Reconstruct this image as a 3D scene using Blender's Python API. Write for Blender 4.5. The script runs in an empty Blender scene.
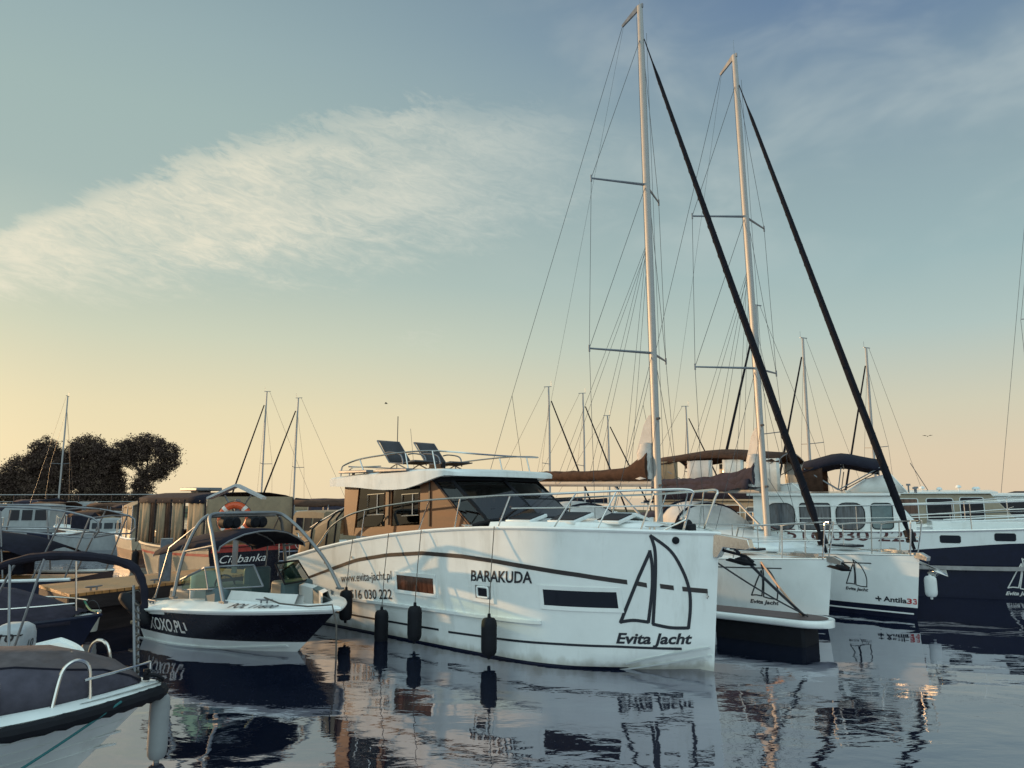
import bpy, bmesh, math, random
from mathutils import Vector, Matrix
R = math.radians
SC = bpy.context.scene
COL = SC.collection
random.seed(7)
def lin(h):
    h = h.lstrip('#'); out = []
    for i in (0, 2, 4):
        c = int(h[i:i+2], 16) / 255
        out.append(c/12.92 if c <= .04045 else ((c+.055)/1.055)**2.4)
    return tuple(out) + (1,)
# ---------------------------------------------------------------- camera
CAM_H = 2.3
cam_d = bpy.data.cameras.new('camera'); cam = bpy.data.objects.new('camera', cam_d); COL.objects.link(cam)
cam_d.sensor_width = 36; cam_d.lens = 740/1024*36; cam_d.clip_end = 20000; cam_d.clip_start = .05
cam.location = (0, 0, CAM_H); cam.rotation_euler = (R(90 + 8.757), 0, 0)
SC.camera = cam
# ---------------------------------------------------------------- exposure
SC.view_settings.view_transform = 'Standard'; SC.view_settings.look = 'None'
SC.view_settings.exposure = 0; SC.view_settings.gamma = 1; SC.view_settings.use_curve_mapping = False
# ---------------------------------------------------------------- sun and sky
SUN_AZ = 155.0      # direction the light comes from, degrees from +X
SUN_EL = 8.0
sd = Vector((math.cos(R(SUN_AZ))*math.cos(R(SUN_EL)), math.sin(R(SUN_AZ))*math.cos(R(SUN_EL)), math.sin(R(SUN_EL))))
sun_d = bpy.data.lights.new('sun', 'SUN'); sun_d.energy = 5.0; sun_d.angle = R(.6); sun_d.color = (1.0, .60, .28)
sun = bpy.data.objects.new('sun', sun_d); COL.objects.link(sun); sun.rotation_euler = sd.to_track_quat('Z', 'Y').to_euler()
world = bpy.data.worlds.new('World'); SC.world = world; world.use_nodes = True
def make_world():
    nt = world.node_tree; N = nt.nodes; L = nt.links; N.clear()
    out = N.new('ShaderNodeOutputWorld'); bg = N.new('ShaderNodeBackground'); L.new(bg.outputs[0], out.inputs[0])
    tc = N.new('ShaderNodeTexCoord'); sep = N.new('ShaderNodeSeparateXYZ')
    L.new(tc.outputs['Generated'], sep.inputs[0])
    X, Y, Z = sep.outputs
    def m(op, a, b=None, c=None, clamp=False):
        n = N.new('ShaderNodeMath'); n.operation = op; n.use_clamp = clamp
        for i, v in enumerate((a, b, c)):
            if v is None: continue
            if isinstance(v, (int, float)): n.inputs[i].default_value = v
            else: L.new(v, n.inputs[i])
        return n.outputs[0]
    def rng(v, a, b, c=0, d=1, smooth=True):
        n = N.new('ShaderNodeMapRange'); n.interpolation_type = 'SMOOTHSTEP' if smooth else 'LINEAR'
        L.new(v, n.inputs[0])
        for i, q in enumerate((a, b, c, d)): n.inputs[i+1].default_value = q
        return n.outputs[0]
    def ramp(v, stops):
        n = N.new('ShaderNodeValToRGB'); L.new(v, n.inputs[0]); e = n.color_ramp.elements
        e[0].position, e[0].color = stops[0][0], lin(stops[0][1]); e[1].position, e[1].color = stops[-1][0], lin(stops[-1][1])
        for p, c in stops[1:-1]:
            k = e.new(p); k.color = lin(c)
        return n.outputs[0]
    def mix(f, a, b, mode='MIX'):
        n = N.new('ShaderNodeMix'); n.data_type = 'RGBA'; n.blend_type = mode
        if isinstance(f, (int, float)): n.inputs[0].default_value = f
        else: L.new(f, n.inputs[0])
        for s, v in ((6, a), (7, b)):
            if isinstance(v, tuple): n.inputs[s].default_value = v
            else: L.new(v, n.inputs[s])
        return n.outputs[2]
    zc = m('MAXIMUM', Z, 0.0)
    left = ramp(zc, [(0, 'ECD8B2'), (.06, 'EDDBB2'), (.11, 'E6D9B3'), (.20, 'CCD0B8'), (.28, 'B3C2B7'), (.36, 'A4B7B2'), (.45, '9FB4B1'), (.52, '97ADAF'), (.60, '8AA1A8'), (1, '7C94A2')])
    right = ramp(zc, [(0, 'DCC8AC'), (.05, 'DBCAAE'), (.11, 'CFCBB4'), (.20, 'B0C2BD'), (.28, '9CB5B7'), (.38, '90A7AE'), (.48, '7B93A5'), (.56, '637D9D'), (.62, '587094'), (1, '587094')])
    hl = m('SQRT', m('ADD', m('ADD', m('MULTIPLY', X, X), m('MULTIPLY', Y, Y)), 1e-6))
    dot = m('DIVIDE', m('ADD', m('MULTIPLY', X, math.cos(R(SUN_AZ))), m('MULTIPLY', Y, math.sin(R(SUN_AZ)))), hl)
    base = mix(rng(dot, -.15, .85), right, left)
    # soft warm glow towards the low sun
    glow = m('MULTIPLY', rng(dot, .80, 1.0), rng(zc, .40, 0.0))
    base = mix(m('MULTIPLY', glow, .35), base, (1.35, 1.05, .58, 1))
    # thin feathered cloud bank with a crisp upper edge
    az = m('ARCTAN2', X, Y); el = m('ARCSINE', Z)
    def noise(scale, det, rough, dist, a, b_):
        cb = N.new('ShaderNodeCombineXYZ'); L.new(a, cb.inputs[0]); L.new(b_, cb.inputs[1])
        n = N.new('ShaderNodeTexNoise'); n.inputs['Scale'].default_value = scale; n.inputs['Detail'].default_value = det
        n.inputs['Roughness'].default_value = rough; n.inputs['Distortion'].default_value = dist; L.new(cb.outputs[0], n.inputs['Vector']); return n.outputs[0]
    along = m('SUBTRACT', m('MULTIPLY', az, .98), m('MULTIPLY', el, .20)); across = m('ADD', m('MULTIPLY', az, .20), m('MULTIPLY', el, .98))
    n1 = noise(1., 8, .62, 1.1, m('MULTIPLY', along, 9.), m('MULTIPLY', across, 30.))
    n2 = noise(1., 9, .70, 1.6, m('MULTIPLY', along, 26.), m('MULTIPLY', across, 85.))
    n3 = noise(1., 4, .55, .4, m('MULTIPLY', az, 5.), m('MULTIPLY', el, 10.))
    d_ = m('ADD', az, .03); top_ = m('SUBTRACT', .515, m('MULTIPLY', m('MULTIPLY', d_, d_), .62)); bot_ = m('ADD', m('MULTIPLY', az, .20), .335)
    tt = m('DIVIDE', m('SUBTRACT', el, bot_), m('MAXIMUM', m('SUBTRACT', top_, bot_), .02))
    tt = m('ADD', tt, m('ADD', m('MULTIPLY', m('SUBTRACT', n1, .5), .55), m('MULTIPLY', m('SUBTRACT', n2, .5), .35)))
    band = m('MULTIPLY', rng(tt, -.10, .42), rng(tt, 1.06, .86)); wide = m('MULTIPLY', rng(az, -1.3, -.75), rng(az, .36, -.42))
    tex = m('ADD', m('ADD', m('MULTIPLY', rng(n1, .30, .68), .40), m('MULTIPLY', rng(n3, .34, .64), .50)), m('MULTIPLY', rng(n2, .32, .68), .42))
    cl = m('MULTIPLY', m('MULTIPLY', m('MULTIPLY', wide, band), .85), m('ADD', tex, .12), clamp=True)
    veil = m('MULTIPLY', m('MULTIPLY', rng(n3, .38, .75), .42), m('MULTIPLY', m('MULTIPLY', rng(el, .22, .38), rng(el, .80, .42)), rng(az, -.15, .2)))
    puff = m('MULTIPLY', rng(n2, .42, .70), m('MULTIPLY', rng(m('ABSOLUTE', m('ADD', az, .125)), .055, 0.0), rng(m('ABSOLUTE', m('SUBTRACT', el, .212)), .030, 0.0)))
    cl = m('MAXIMUM', cl, m('MAXIMUM', veil, m('MULTIPLY', puff, .30)))
    ccol = mix(rng(dot, .1, .9), lin('C2CDCB'), lin('E4DFC8'))
    base = mix(cl, base, ccol)
    # the physical sky adds its part
    sky = N.new('ShaderNodeTexSky'); sky.sky_type = 'NISHITA'; sky.sun_disc = False
    sky.sun_elevation = R(SUN_EL); sky.sun_rotation = R(90 - SUN_AZ)
    base = mix(1.0, base, mix(1.0, sky.outputs[0], (.004, .004, .004, 1), 'MULTIPLY'), 'ADD')
    # added fill light: unseen sky overhead and behind the viewer raised for shaded hulls
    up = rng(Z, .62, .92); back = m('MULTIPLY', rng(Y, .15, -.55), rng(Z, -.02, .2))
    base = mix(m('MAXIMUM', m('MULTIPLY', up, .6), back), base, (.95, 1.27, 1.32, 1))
    base = mix(rng(Z, 0.0, -.03), base, (.02, .03, .05, 1))
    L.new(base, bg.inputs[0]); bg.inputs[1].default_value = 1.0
make_world()
# ---------------------------------------------------------------- materials
MATS = {}
def mat(name, col, rough=.5, metal=0., var=.12, vscale=6., bump=0., bscale=40., spec=.5, coat=0., dirt=None, stretch=(1, 1, 1), sheen=0.):
    if name in MATS: return MATS[name]
    ma = bpy.data.materials.new(name); MATS[name] = ma; ma.use_nodes = True
    nt = ma.node_tree; N = nt.nodes; L = nt.links; b = N['Principled BSDF']
    c = lin(col) if isinstance(col, str) else tuple(col) + (1,)
    b.inputs['Roughness'].default_value = rough; b.inputs['Metallic'].default_value = metal
    b.inputs['Specular IOR Level'].default_value = spec
    if coat: b.inputs['Coat Weight'].default_value = coat; b.inputs['Coat Roughness'].default_value = .08
    if sheen: b.inputs['Sheen Weight'].default_value = sheen
    tc = N.new('ShaderNodeTexCoord'); mp = N.new('ShaderNodeMapping'); mp.inputs['Scale'].default_value = stretch
    L.new(tc.outputs['Object'], mp.inputs[0])
    nz = N.new('ShaderNodeTexNoise'); nz.inputs['Scale'].default_value = vscale; nz.inputs['Detail'].default_value = 6; nz.inputs['Roughness'].default_value = .6
    L.new(mp.outputs[0], nz.inputs['Vector'])
    rp = N.new('ShaderNodeValToRGB'); e = rp.color_ramp.elements
    e[0].position = .3; e[1].position = .7
    e[0].color = tuple(x*(1-var) for x in c[:3]) + (1,); e[1].color = tuple(min(1, x*(1+var*.7)) for x in c[:3]) + (1,)
    L.new(nz.outputs[0], rp.inputs[0]); colout = rp.outputs[0]
    if dirt:
        n2 = N.new('ShaderNodeTexNoise'); n2.inputs['Scale'].default_value = dirt[1]; n2.inputs['Detail'].default_value = 8; n2.inputs['Roughness'].default_value = .7
        mp2 = N.new('ShaderNodeMapping'); mp2.inputs['Scale'].default_value = (1, 1, .18); L.new(tc.outputs['Object'], mp2.inputs[0]); L.new(mp2.outputs[0], n2.inputs['Vector'])
        r2 = N.new('ShaderNodeMapRange'); r2.inputs[1].default_value = .52; r2.inputs[2].default_value = .78; r2.inputs[4].default_value = dirt[2]; L.new(n2.outputs[0], r2.inputs[0])
        mx = N.new('ShaderNodeMix'); mx.data_type = 'RGBA'; L.new(r2.outputs[0], mx.inputs[0]); L.new(colout, mx.inputs[6]); mx.inputs[7].default_value = lin(dirt[0]); colout = mx.outputs[2]
    L.new(colout, b.inputs['Base Color'])
    rr = N.new('ShaderNodeMapRange'); rr.inputs[3].default_value = max(0, rough-.08); rr.inputs[4].default_value = min(1, rough+.10); L.new(nz.outputs[0], rr.inputs[0]); L.new(rr.outputs[0], b.inputs['Roughness'])
    if bump:
        nb = N.new('ShaderNodeTexNoise'); nb.inputs['Scale'].default_value = bscale; nb.inputs['Detail'].default_value = 4; L.new(mp.outputs[0], nb.inputs['Vector'])
        bp = N.new('ShaderNodeBump'); bp.inputs['Strength'].default_value = bump; bp.inputs['Distance'].default_value = .02; L.new(nb.outputs[0], bp.inputs['Height']); L.new(bp.outputs[0], b.inputs['Normal'])
    return ma
def glassmat(name, tint, refl=.9, dens=.5):
    if name in MATS: return MATS[name]
    ma = bpy.data.materials.new(name); MATS[name] = ma; ma.use_nodes = True
    nt = ma.node_tree; N = nt.nodes; L = nt.links; N.remove(N['Principled BSDF']); out = N['Material Output']
    tr = N.new('ShaderNodeBsdfTransparent'); tr.inputs[0].default_value = tuple(x*(1-dens) for x in tint) + (1,)
    gl = N.new('ShaderNodeBsdfGlossy'); gl.inputs[0].default_value = (refl, refl, refl, 1); gl.inputs['Roughness'].default_value = .03
    fr = N.new('ShaderNodeFresnel'); fr.inputs[0].default_value = 1.55
    mx = N.new('ShaderNodeMixShader'); L.new(fr.outputs[0], mx.inputs[0]); L.new(tr.outputs[0], mx.inputs[1]); L.new(gl.outputs[0], mx.inputs[2]); L.new(mx.outputs[0], out.inputs[0])
    return ma
def planks(name, col, dark, axis_scale=8., rough=.7, along=0):
    """boards with joints, grain along one axis"""
    if name in MATS: return MATS[name]
    ma = mat(name, col, rough, var=.30, vscale=3., bump=.25, bscale=30., stretch=((.25, 3, 3) if along == 0 else (3, .25, 3)))
    nt = ma.node_tree; N = nt.nodes; L = nt.links; b = N['Principled BSDF']
    src = b.inputs['Base Color'].links[0].from_socket
    tc = N.new('ShaderNodeTexCoord'); sp = N.new('ShaderNodeSeparateXYZ'); L.new(tc.outputs['Object'], sp.inputs[0])
    mm = N.new('ShaderNodeMath'); mm.operation = 'MULTIPLY'; L.new(sp.outputs[1 if along == 0 else 0], mm.inputs[0]); mm.inputs[1].default_value = axis_scale
    fr = N.new('ShaderNodeMath'); fr.operation = 'FRACT'; L.new(mm.outputs[0], fr.inputs[0])
    lt = N.new('ShaderNodeMath'); lt.operation = 'LESS_THAN'; L.new(fr.outputs[0], lt.inputs[0]); lt.inputs[1].default_value = .09
    mx = N.new('ShaderNodeMix'); mx.data_type = 'RGBA'; L.new(lt.outputs[0], mx.inputs[0]); L.new(src, mx.inputs[6]); mx.inputs[7].default_value = lin(dark); L.new(mx.outputs[2], b.inputs['Base Color'])
    return ma
M_gel = mat('white_gelcoat', (.74, .77, .76), .22, var=.05, vscale=2., spec=.5, coat=.3, dirt=('8f8a78', 3.0, .22))
M_gelf = mat('dimmed_weathered_white', (.24, .26, .27), .45, var=.2, vscale=2., dirt=('4a4640', 2., .5))  # white darkened in its colour for dimmer light on far boats, plus random dirt
M_gel2 = mat('aged_white_gelcoat', (.66, .70, .70), .3, var=.07, vscale=3., dirt=('7d7a6e', 3.0, .40))
M_hull = mat('hull_gelcoat', (.74, .77, .76), .2, var=.06, vscale=2., spec=.5, coat=.35, dirt=('7e7a6a', 2.2, .38))
def scum_line(ma):
    """brownish scum just above the waterline, ragged by noise"""
    nt = ma.node_tree; N = nt.nodes; L = nt.links; b = N['Principled BSDF']; src = b.inputs['Base Color'].links[0].from_socket
    tc = N.new('ShaderNodeTexCoord'); sp = N.new('ShaderNodeSeparateXYZ'); L.new(tc.outputs['Object'], sp.inputs[0])
    nz = N.new('ShaderNodeTexNoise'); nz.inputs['Scale'].default_value = 7; nz.inputs['Detail'].default_value = 8; mp = N.new('ShaderNodeMapping'); mp.inputs['Scale'].default_value = (1, 1, .4); L.new(tc.outputs['Object'], mp.inputs[0]); L.new(mp.outputs[0], nz.inputs['Vector'])
    ad = N.new('ShaderNodeMath'); ad.operation = 'MULTIPLY_ADD'; L.new(nz.outputs[0], ad.inputs[0]); ad.inputs[1].default_value = -.22; L.new(sp.outputs[2], ad.inputs[2])
    mr = N.new('ShaderNodeMapRange'); mr.interpolation_type = 'SMOOTHSTEP'; L.new(ad.outputs[0], mr.inputs[0]); mr.inputs[1].default_value = .05; mr.inputs[2].default_value = -.09; mr.inputs[3].default_value = 0; mr.inputs[4].default_value = .55
    mx = N.new('ShaderNodeMix'); mx.data_type = 'RGBA'; L.new(mr.outputs[0], mx.inputs[0]); L.new(src, mx.inputs[6]); mx.inputs[7].default_value = (.22, .19, .12, 1); L.new(mx.outputs[2], b.inputs['Base Color'])
scum_line(M_hull)
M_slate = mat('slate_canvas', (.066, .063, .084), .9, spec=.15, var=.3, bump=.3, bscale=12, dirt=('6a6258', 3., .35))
M_acryl = mat('smoked_acrylic', (.012, .013, .018), .55, spec=.15)
M_cream = mat('cream_paint', (.30, .25, .18), .4, var=.1, dirt=('7a6a50', 3.0, .35))
M_navy = mat('navy_paint', (.006, .008, .024), .3, var=.25, spec=.3, dirt=('181c2c', 4.0, .3))
M_black = mat('black_gelcoat', (.007, .008, .016), .25, var=.25, spec=.35)
M_blackrub = mat('black_rubber', (.007, .008, .012), .7, spec=.2, var=.3, bump=.1)
M_ink = mat('dark_lettering_vinyl', (.012, .014, .022), .45, var=.2)
M_wht = mat('white_lettering_vinyl', (.62, .62, .60), .45, var=.12)
M_red = mat('red_lettering_vinyl', (.42, .03, .03), .45)
M_redp = mat('red_paint', (.30, .028, .022), .4, var=.2)
M_orange = mat('lifebuoy_orange', (.55, .085, .025), .5, var=.15)
M_steel = mat('stainless_steel', (.62, .60, .57), .16, metal=1., var=.1, vscale=15)
M_alu = mat('anodised_aluminium', (.30, .30, .30), .5, metal=.2, var=.08, vscale=5)
M_dsteel = mat('dull_steel', (.20, .21, .23), .45, metal=.8, var=.2)
M_wire = mat('rigging_wire', (.045, .045, .05), .5)
M_rope = mat('weathered_rope', (.10, .09, .08), .9, bump=.5, bscale=120)
M_teal = mat('teal_rope', (.02, .12, .13), .9, bump=.5, bscale=120)
M_canvas = mat('dark_canvas', (.014, .014, .024), .9, var=.3, bump=.15, bscale=25, spec=.15)
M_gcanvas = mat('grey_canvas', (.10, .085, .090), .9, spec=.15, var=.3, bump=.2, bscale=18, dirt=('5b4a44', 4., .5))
M_bcanvas = mat('brown_canvas', (.060, .032, .022), .9, spec=.15, var=.4, bump=.5, bscale=9)
M_pcanvas = mat('plum_grey_canvas', (.034, .030, .044), .9, spec=.15, var=.3, bump=.2, bscale=14)
M_tan = mat('cream_canvas', (.22, .165, .105), .85, var=.15, bump=.15, bscale=14)
M_sail = mat('pale_sailcloth', (.46, .45, .44), .8, var=.12, bump=.2, bscale=10)
M_genoa = mat('furled_sail_navy', (.007, .008, .013), .9, spec=.15, var=.3, bump=.3, bscale=30)
M_wood = mat('varnished_wood', (.090, .028, .006), .5, var=.4, vscale=2.5, coat=.1, stretch=(.4, .4, 3), dirt=('3a1c0c', 2., .4))
M_teak = planks('deck_planks', (.34, .24, .15), '2a2018', 9.)
M_jet = planks('jetty_planks', (.42, .19, .06), '150f0b', 7., rough=.42, along=1)
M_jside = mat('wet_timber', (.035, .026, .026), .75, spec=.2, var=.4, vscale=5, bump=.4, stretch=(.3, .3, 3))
M_pdeck = planks('pontoon_planks', (.12, .085, .080), '18100f', 10., rough=.8)
M_pile = mat('pile_grey_paint', (.10, .12, .15), .7, var=.35, vscale=8, bump=.2, dirt=('2a2a2c', 5., .6))
M_up = mat('pale_upholstery', (.55, .56, .55), .6, var=.08)
M_upt = mat('teal_grey_upholstery', (.06, .10, .115), .6, var=.15)
M_glass = glassmat('dark_window_glass', (.35, .38, .42), .9, .35)
M_glass2 = glassmat('clear_glass', (.85, .9, .9), .9, .1)
M_gglass = glassmat('green_windscreen_glass', (.55, .80, .62), .9, .25)
M_bglass = mat('tinted_glass', (.008, .010, .018), .08, var=.1, spec=.25)
M_blglass = mat('curtained_glass', (.075, .085, .10), .12, var=.6, vscale=5., stretch=(4, 4, .4))
M_brglass = mat('brown_curtained_glass', (.10, .045, .03), .14, var=.6, vscale=5., stretch=(4, 4, .3))
M_vinylwin = mat('clear_vinyl_window', (.50, .50, .48), .25, var=.15, vscale=3., bump=.15, bscale=6)
M_green = mat('green_rope', (.02, .14, .08), .9)
M_motor = mat('outboard_grey', (.34, .37, .40), .35, var=.1)
M_mesh = mat('charcoal_sling_fabric', (.035, .035, .042), .8, var=.2, bump=.3, bscale=90)
# ---------------------------------------------------------------- mesh helpers
class MB:
    def __init__(s): s.v = []; s.f = []; s.m = []
    def add(s, vs, fs, mi=0):
        o = len(s.v); s.v += [tuple(p) for p in vs]; s.f += [tuple(i+o for i in q) for q in fs]; s.m += [mi]*len(fs); return s
    def box(s, c, d, rot=None, mi=0):
        x, y, z = d[0]/2, d[1]/2, d[2]/2
        vs = [Vector((i*x, j*y, k*z)) for k in (-1, 1) for j in (-1, 1) for i in (-1, 1)]
        if rot is not None:
            Mx = rot if isinstance(rot, Matrix) else Matrix.Rotation(rot, 3, 'Z'); vs = [Mx @ p for p in vs]
        vs = [p + Vector(c) for p in vs]
        return s.add(vs, [(0, 2, 3, 1), (4, 5, 7, 6), (0, 1, 5, 4), (2, 6, 7, 3), (0, 4, 6, 2), (1, 3, 7, 5)], mi)
    def loft(s, rings, closed=True, cap=True, mi=0):
        n = len(rings[0]); vs = [p for r in rings for p in r]; fs = []
        for i in range(len(rings)-1):
            for j in range(n if closed else n-1):
                a, b = i*n+j, i*n+(j+1) % n; fs.append((a, b, b+n, a+n))
        if cap and closed: fs.append(tuple(range(n))[::-1]); fs.append(tuple((len(rings)-1)*n+j for j in range(n)))
        return s.add(vs, fs, mi)
    def tube(s, pts, r, n=6, closed=False, mi=0):
        pts = [Vector(p) for p in pts]; k = len(pts)
        rs = r if isinstance(r, (list, tuple)) else [r]*k
        rings = []; up = None
        for i in range(k):
            if closed: t = (pts[(i+1) % k]-pts[i-1])
            else: t = pts[min(i+1, k-1)]-pts[max(i-1, 0)]
            if t.length < 1e-9: t = Vector((0, 0, 1))
            t.normalize()
            if up is None:
                up = Vector((0, 0, 1)) if abs(t.z) < .9 else Vector((1, 0, 0))
            a = t.cross(up).normalized(); b = a.cross(t).normalized(); up = b
            rings.append([pts[i] + (a*math.cos(2*math.pi*j/n) + b*math.sin(2*math.pi*j/n))*rs[i] for j in range(n)])
        if closed: rings.append(rings[0]); return s.loft(rings, True, False, mi)
        return s.loft(rings, True, True, mi)
    def prism(s, poly, ext, mi=0):
        n = len(poly); e = Vector(ext); a = [Vector(p)-e/2 for p in poly]; b = [p+e for p in a]
        return s.add(a+b, [tuple(range(n))[::-1], tuple(range(n, 2*n))] + [(i, (i+1) % n, (i+1) % n+n, i+n) for i in range(n)], mi)
    def lathe(s, prof, c=(0, 0, 0), n=16, mi=0):
        rings = [[Vector((c[0]+r*math.cos(2*math.pi*j/n), c[1]+r*math.sin(2*math.pi*j/n), c[2]+z)) for j in range(n)] for r, z in prof]
        return s.loft(rings, True, True, mi)
    def grid(s, rows, mi=0): return s.loft(rows, False, False, mi)
    def build(s, name, m=None, parent=None, smooth=35, bevel=0., solid=0., subsurf=0):
        me = bpy.data.meshes.new(name); me.from_pydata(s.v, [], s.f)
        for mm in (m if isinstance(m, (list, tuple)) else [m]): me.materials.append(mm)
        if any(s.m): me.polygons.foreach_set('material_index', s.m)
        bm = bmesh.new(); bm.from_mesh(me); bmesh.ops.remove_doubles(bm, verts=bm.verts, dist=1e-5); bmesh.ops.recalc_face_normals(bm, faces=bm.faces); bm.to_mesh(me); bm.free()
        if smooth:
            me.polygons.foreach_set('use_smooth', [True]*len(me.polygons)); me.set_sharp_from_angle(angle=R(smooth))
        o = bpy.data.objects.new(name, me); COL.objects.link(o)
        if parent is not None: o.parent = parent
        if solid:
            q = o.modifiers.new('solid', 'SOLIDIFY'); q.thickness = solid; q.offset = 0
        if subsurf:
            q = o.modifiers.new('sub', 'SUBSURF'); q.levels = q.render_levels = subsurf
        if bevel:
            q = o.modifiers.new('bevel', 'BEVEL'); q.width = bevel; q.segments = 2; q.limit_method = 'ANGLE'; q.angle_limit = R(40)
        return o
def tag(o, label, cat, group=None, kind=None):
    if label: o['label'] = label
    if cat: o['category'] = cat
    if group: o['group'] = group
    if kind: o['kind'] = kind
    return o
def thing(name, label, cat, loc=(0, 0, 0), rotz=0., group=None):
    o = bpy.data.objects.new(name, None); COL.objects.link(o); o.location = loc; o.rotation_euler = (0, 0, rotz); o.empty_display_size = .3
    return tag(o, label, cat, group)
def smooth_path(pts, k=6):
    pts = [Vector(p) for p in pts]; out = []
    for i in range(len(pts)-1):
        p0, p1, p2, p3 = pts[max(i-1, 0)], pts[i], pts[i+1], pts[min(i+2, len(pts)-1)]
        for j in range(k):
            t = j/k; out.append(.5*((2*p1)+(p2-p0)*t+(2*p0-5*p1+4*p2-p3)*t*t+(3*p1-p0-3*p2+p3)*t**3))
    return out + [pts[-1]]
def sag(a, b, d, n=14):
    a, b = Vector(a), Vector(b); return [a.lerp(b, i/n) - Vector((0, 0, d*4*(i/n)*(1-i/n))) for i in range(n+1)]
_txt = {}
def text2d(body, size, shear=0., bold=0., align='LEFT', space=1.):
    key = (body, shear, bold, align, space, size)
    if key not in _txt:
        cu = bpy.data.curves.new('text', 'FONT'); cu.body = body; cu.size = size; cu.shear = shear; cu.offset = bold; cu.align_x = align; cu.resolution_u = 4; cu.space_character = space; cu.fill_mode = 'FRONT'
        ob = bpy.data.objects.new('text', cu); COL.objects.link(ob); dg = bpy.context.evaluated_depsgraph_get(); dg.update()
        me = bpy.data.meshes.new_from_object(ob.evaluated_get(dg)); vs = [tuple(v.co[:2]) for v in me.vertices]; fs = [tuple(p.vertices) for p in me.polygons]
        bpy.data.objects.remove(ob); bpy.data.meshes.remove(me); bpy.data.curves.remove(cu); _txt[key] = (vs, fs)
    return _txt[key]
def fit_text(body, width, cap, shear=0., bold=0.):
    """flat lettering of a given width and capital height"""
    vs, fs = text2d(body, 1., shear, bold); x0 = min(v[0] for v in vs); x1 = max(v[0] for v in vs); k = width/(x1-x0); kz = cap/.73
    return [((v[0]-x0)*k, v[1]*kz) for v in vs], fs
def stroke2d(pts, w, closed=False):
    pts = [Vector((p[0], p[1])) for p in pts]; k = len(pts); vs = []; fs = []
    for i in range(k):
        t = (pts[(i+1) % k]-pts[i-1]) if closed else pts[min(i+1, k-1)]-pts[max(i-1, 0)]
        t.normalize(); n = Vector((-t.y, t.x)); vs += [tuple(pts[i]+n*w/2), tuple(pts[i]-n*w/2)]
    for i in range(k if closed else k-1):
        a = 2*i; b = 2*((i+1) % k); fs.append((a, a+1, b+1, b))
    return vs, fs
def join2d(*parts):
    V = []; F = []
    for vs, fs in parts:
        o = len(V); V += vs; F += [tuple(i+o for i in f) for f in fs]
    return V, F
def mv(part, dx, dy, s=1.): return [(x*s+dx, y*s+dy) for x, y in part[0]], part[1]
def dens(pts, k=6): return [(p.x, p.y) for p in smooth_path([(x, y, 0) for x, y in pts], k)]
def sail_logo(with_text=True):
    """two outlined sails over the charter name, one unit wide text line, origin at the left of the baseline"""
    # measured in photograph pixels relative to (614, 645.5), 76.6 px wide
    def c(l): return [((x-614)/76.6, (645.5-y)/76.6) for x, y in l]
    w = .042
    a = [stroke2d(c([(659.4, 554.2), (645, 579.5), (620.8, 625.6)]), w), stroke2d(dens(c([(620.3, 624.6), (634, 622.6), (649, 624.2)])), w), stroke2d(dens(c([(659.0, 553.2), (659.4, 570), (656, 594), (648.6, 624.9)])), w),
         stroke2d(dens(c([(661.2, 538.5), (679, 554), (688.8, 575), (692.7, 594), (691.5, 612), (687.6, 630.8)])), w), stroke2d(dens(c([(688, 630), (670, 629.6), (652.4, 626.0)])), w), stroke2d(dens(c([(653, 626.6), (660.6, 583.4), (664, 554), (661.6, 538.5)])), w)]
    if with_text: a.append(fit_text('Evita Jacht', 1., .138, .32, .03))
    return join2d(*a)
def phone_icon(r):
    ring = stroke2d([(r*math.cos(t*.2618), r*math.sin(t*.2618)) for t in range(24)], r*.16, True)
    arc = stroke2d([(r*.62*math.cos(t), r*.62*math.sin(t)) for t in [math.pi*(.62+.76*i/8) for i in range(9)]], r*.3)
    a = (.62*r*math.cos(math.pi*.62), .62*r*math.sin(math.pi*.62)); b = (a[0], -a[1])
    e1 = stroke2d([(a[0]-.05*r, a[1]), (a[0]+.32*r, a[1]-.06*r)], r*.34); e2 = stroke2d([(b[0]-.05*r, b[1]), (b[0]+.32*r, b[1]+.06*r)], r*.34)
    return join2d(ring, arc, e1, e2)
def clamp(x, a=0., b=1.): return max(a, min(b, x))
def lerp(a, b, t): return a+(b-a)*t
def interp(tab, x):
    if x <= tab[0][0]: return tab[0][1]
    for (a, p), (b, q) in zip(tab, tab[1:]):
        if x <= b: return p+(q-p)*(x-a)/(b-a)
    return tab[-1][1]
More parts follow.
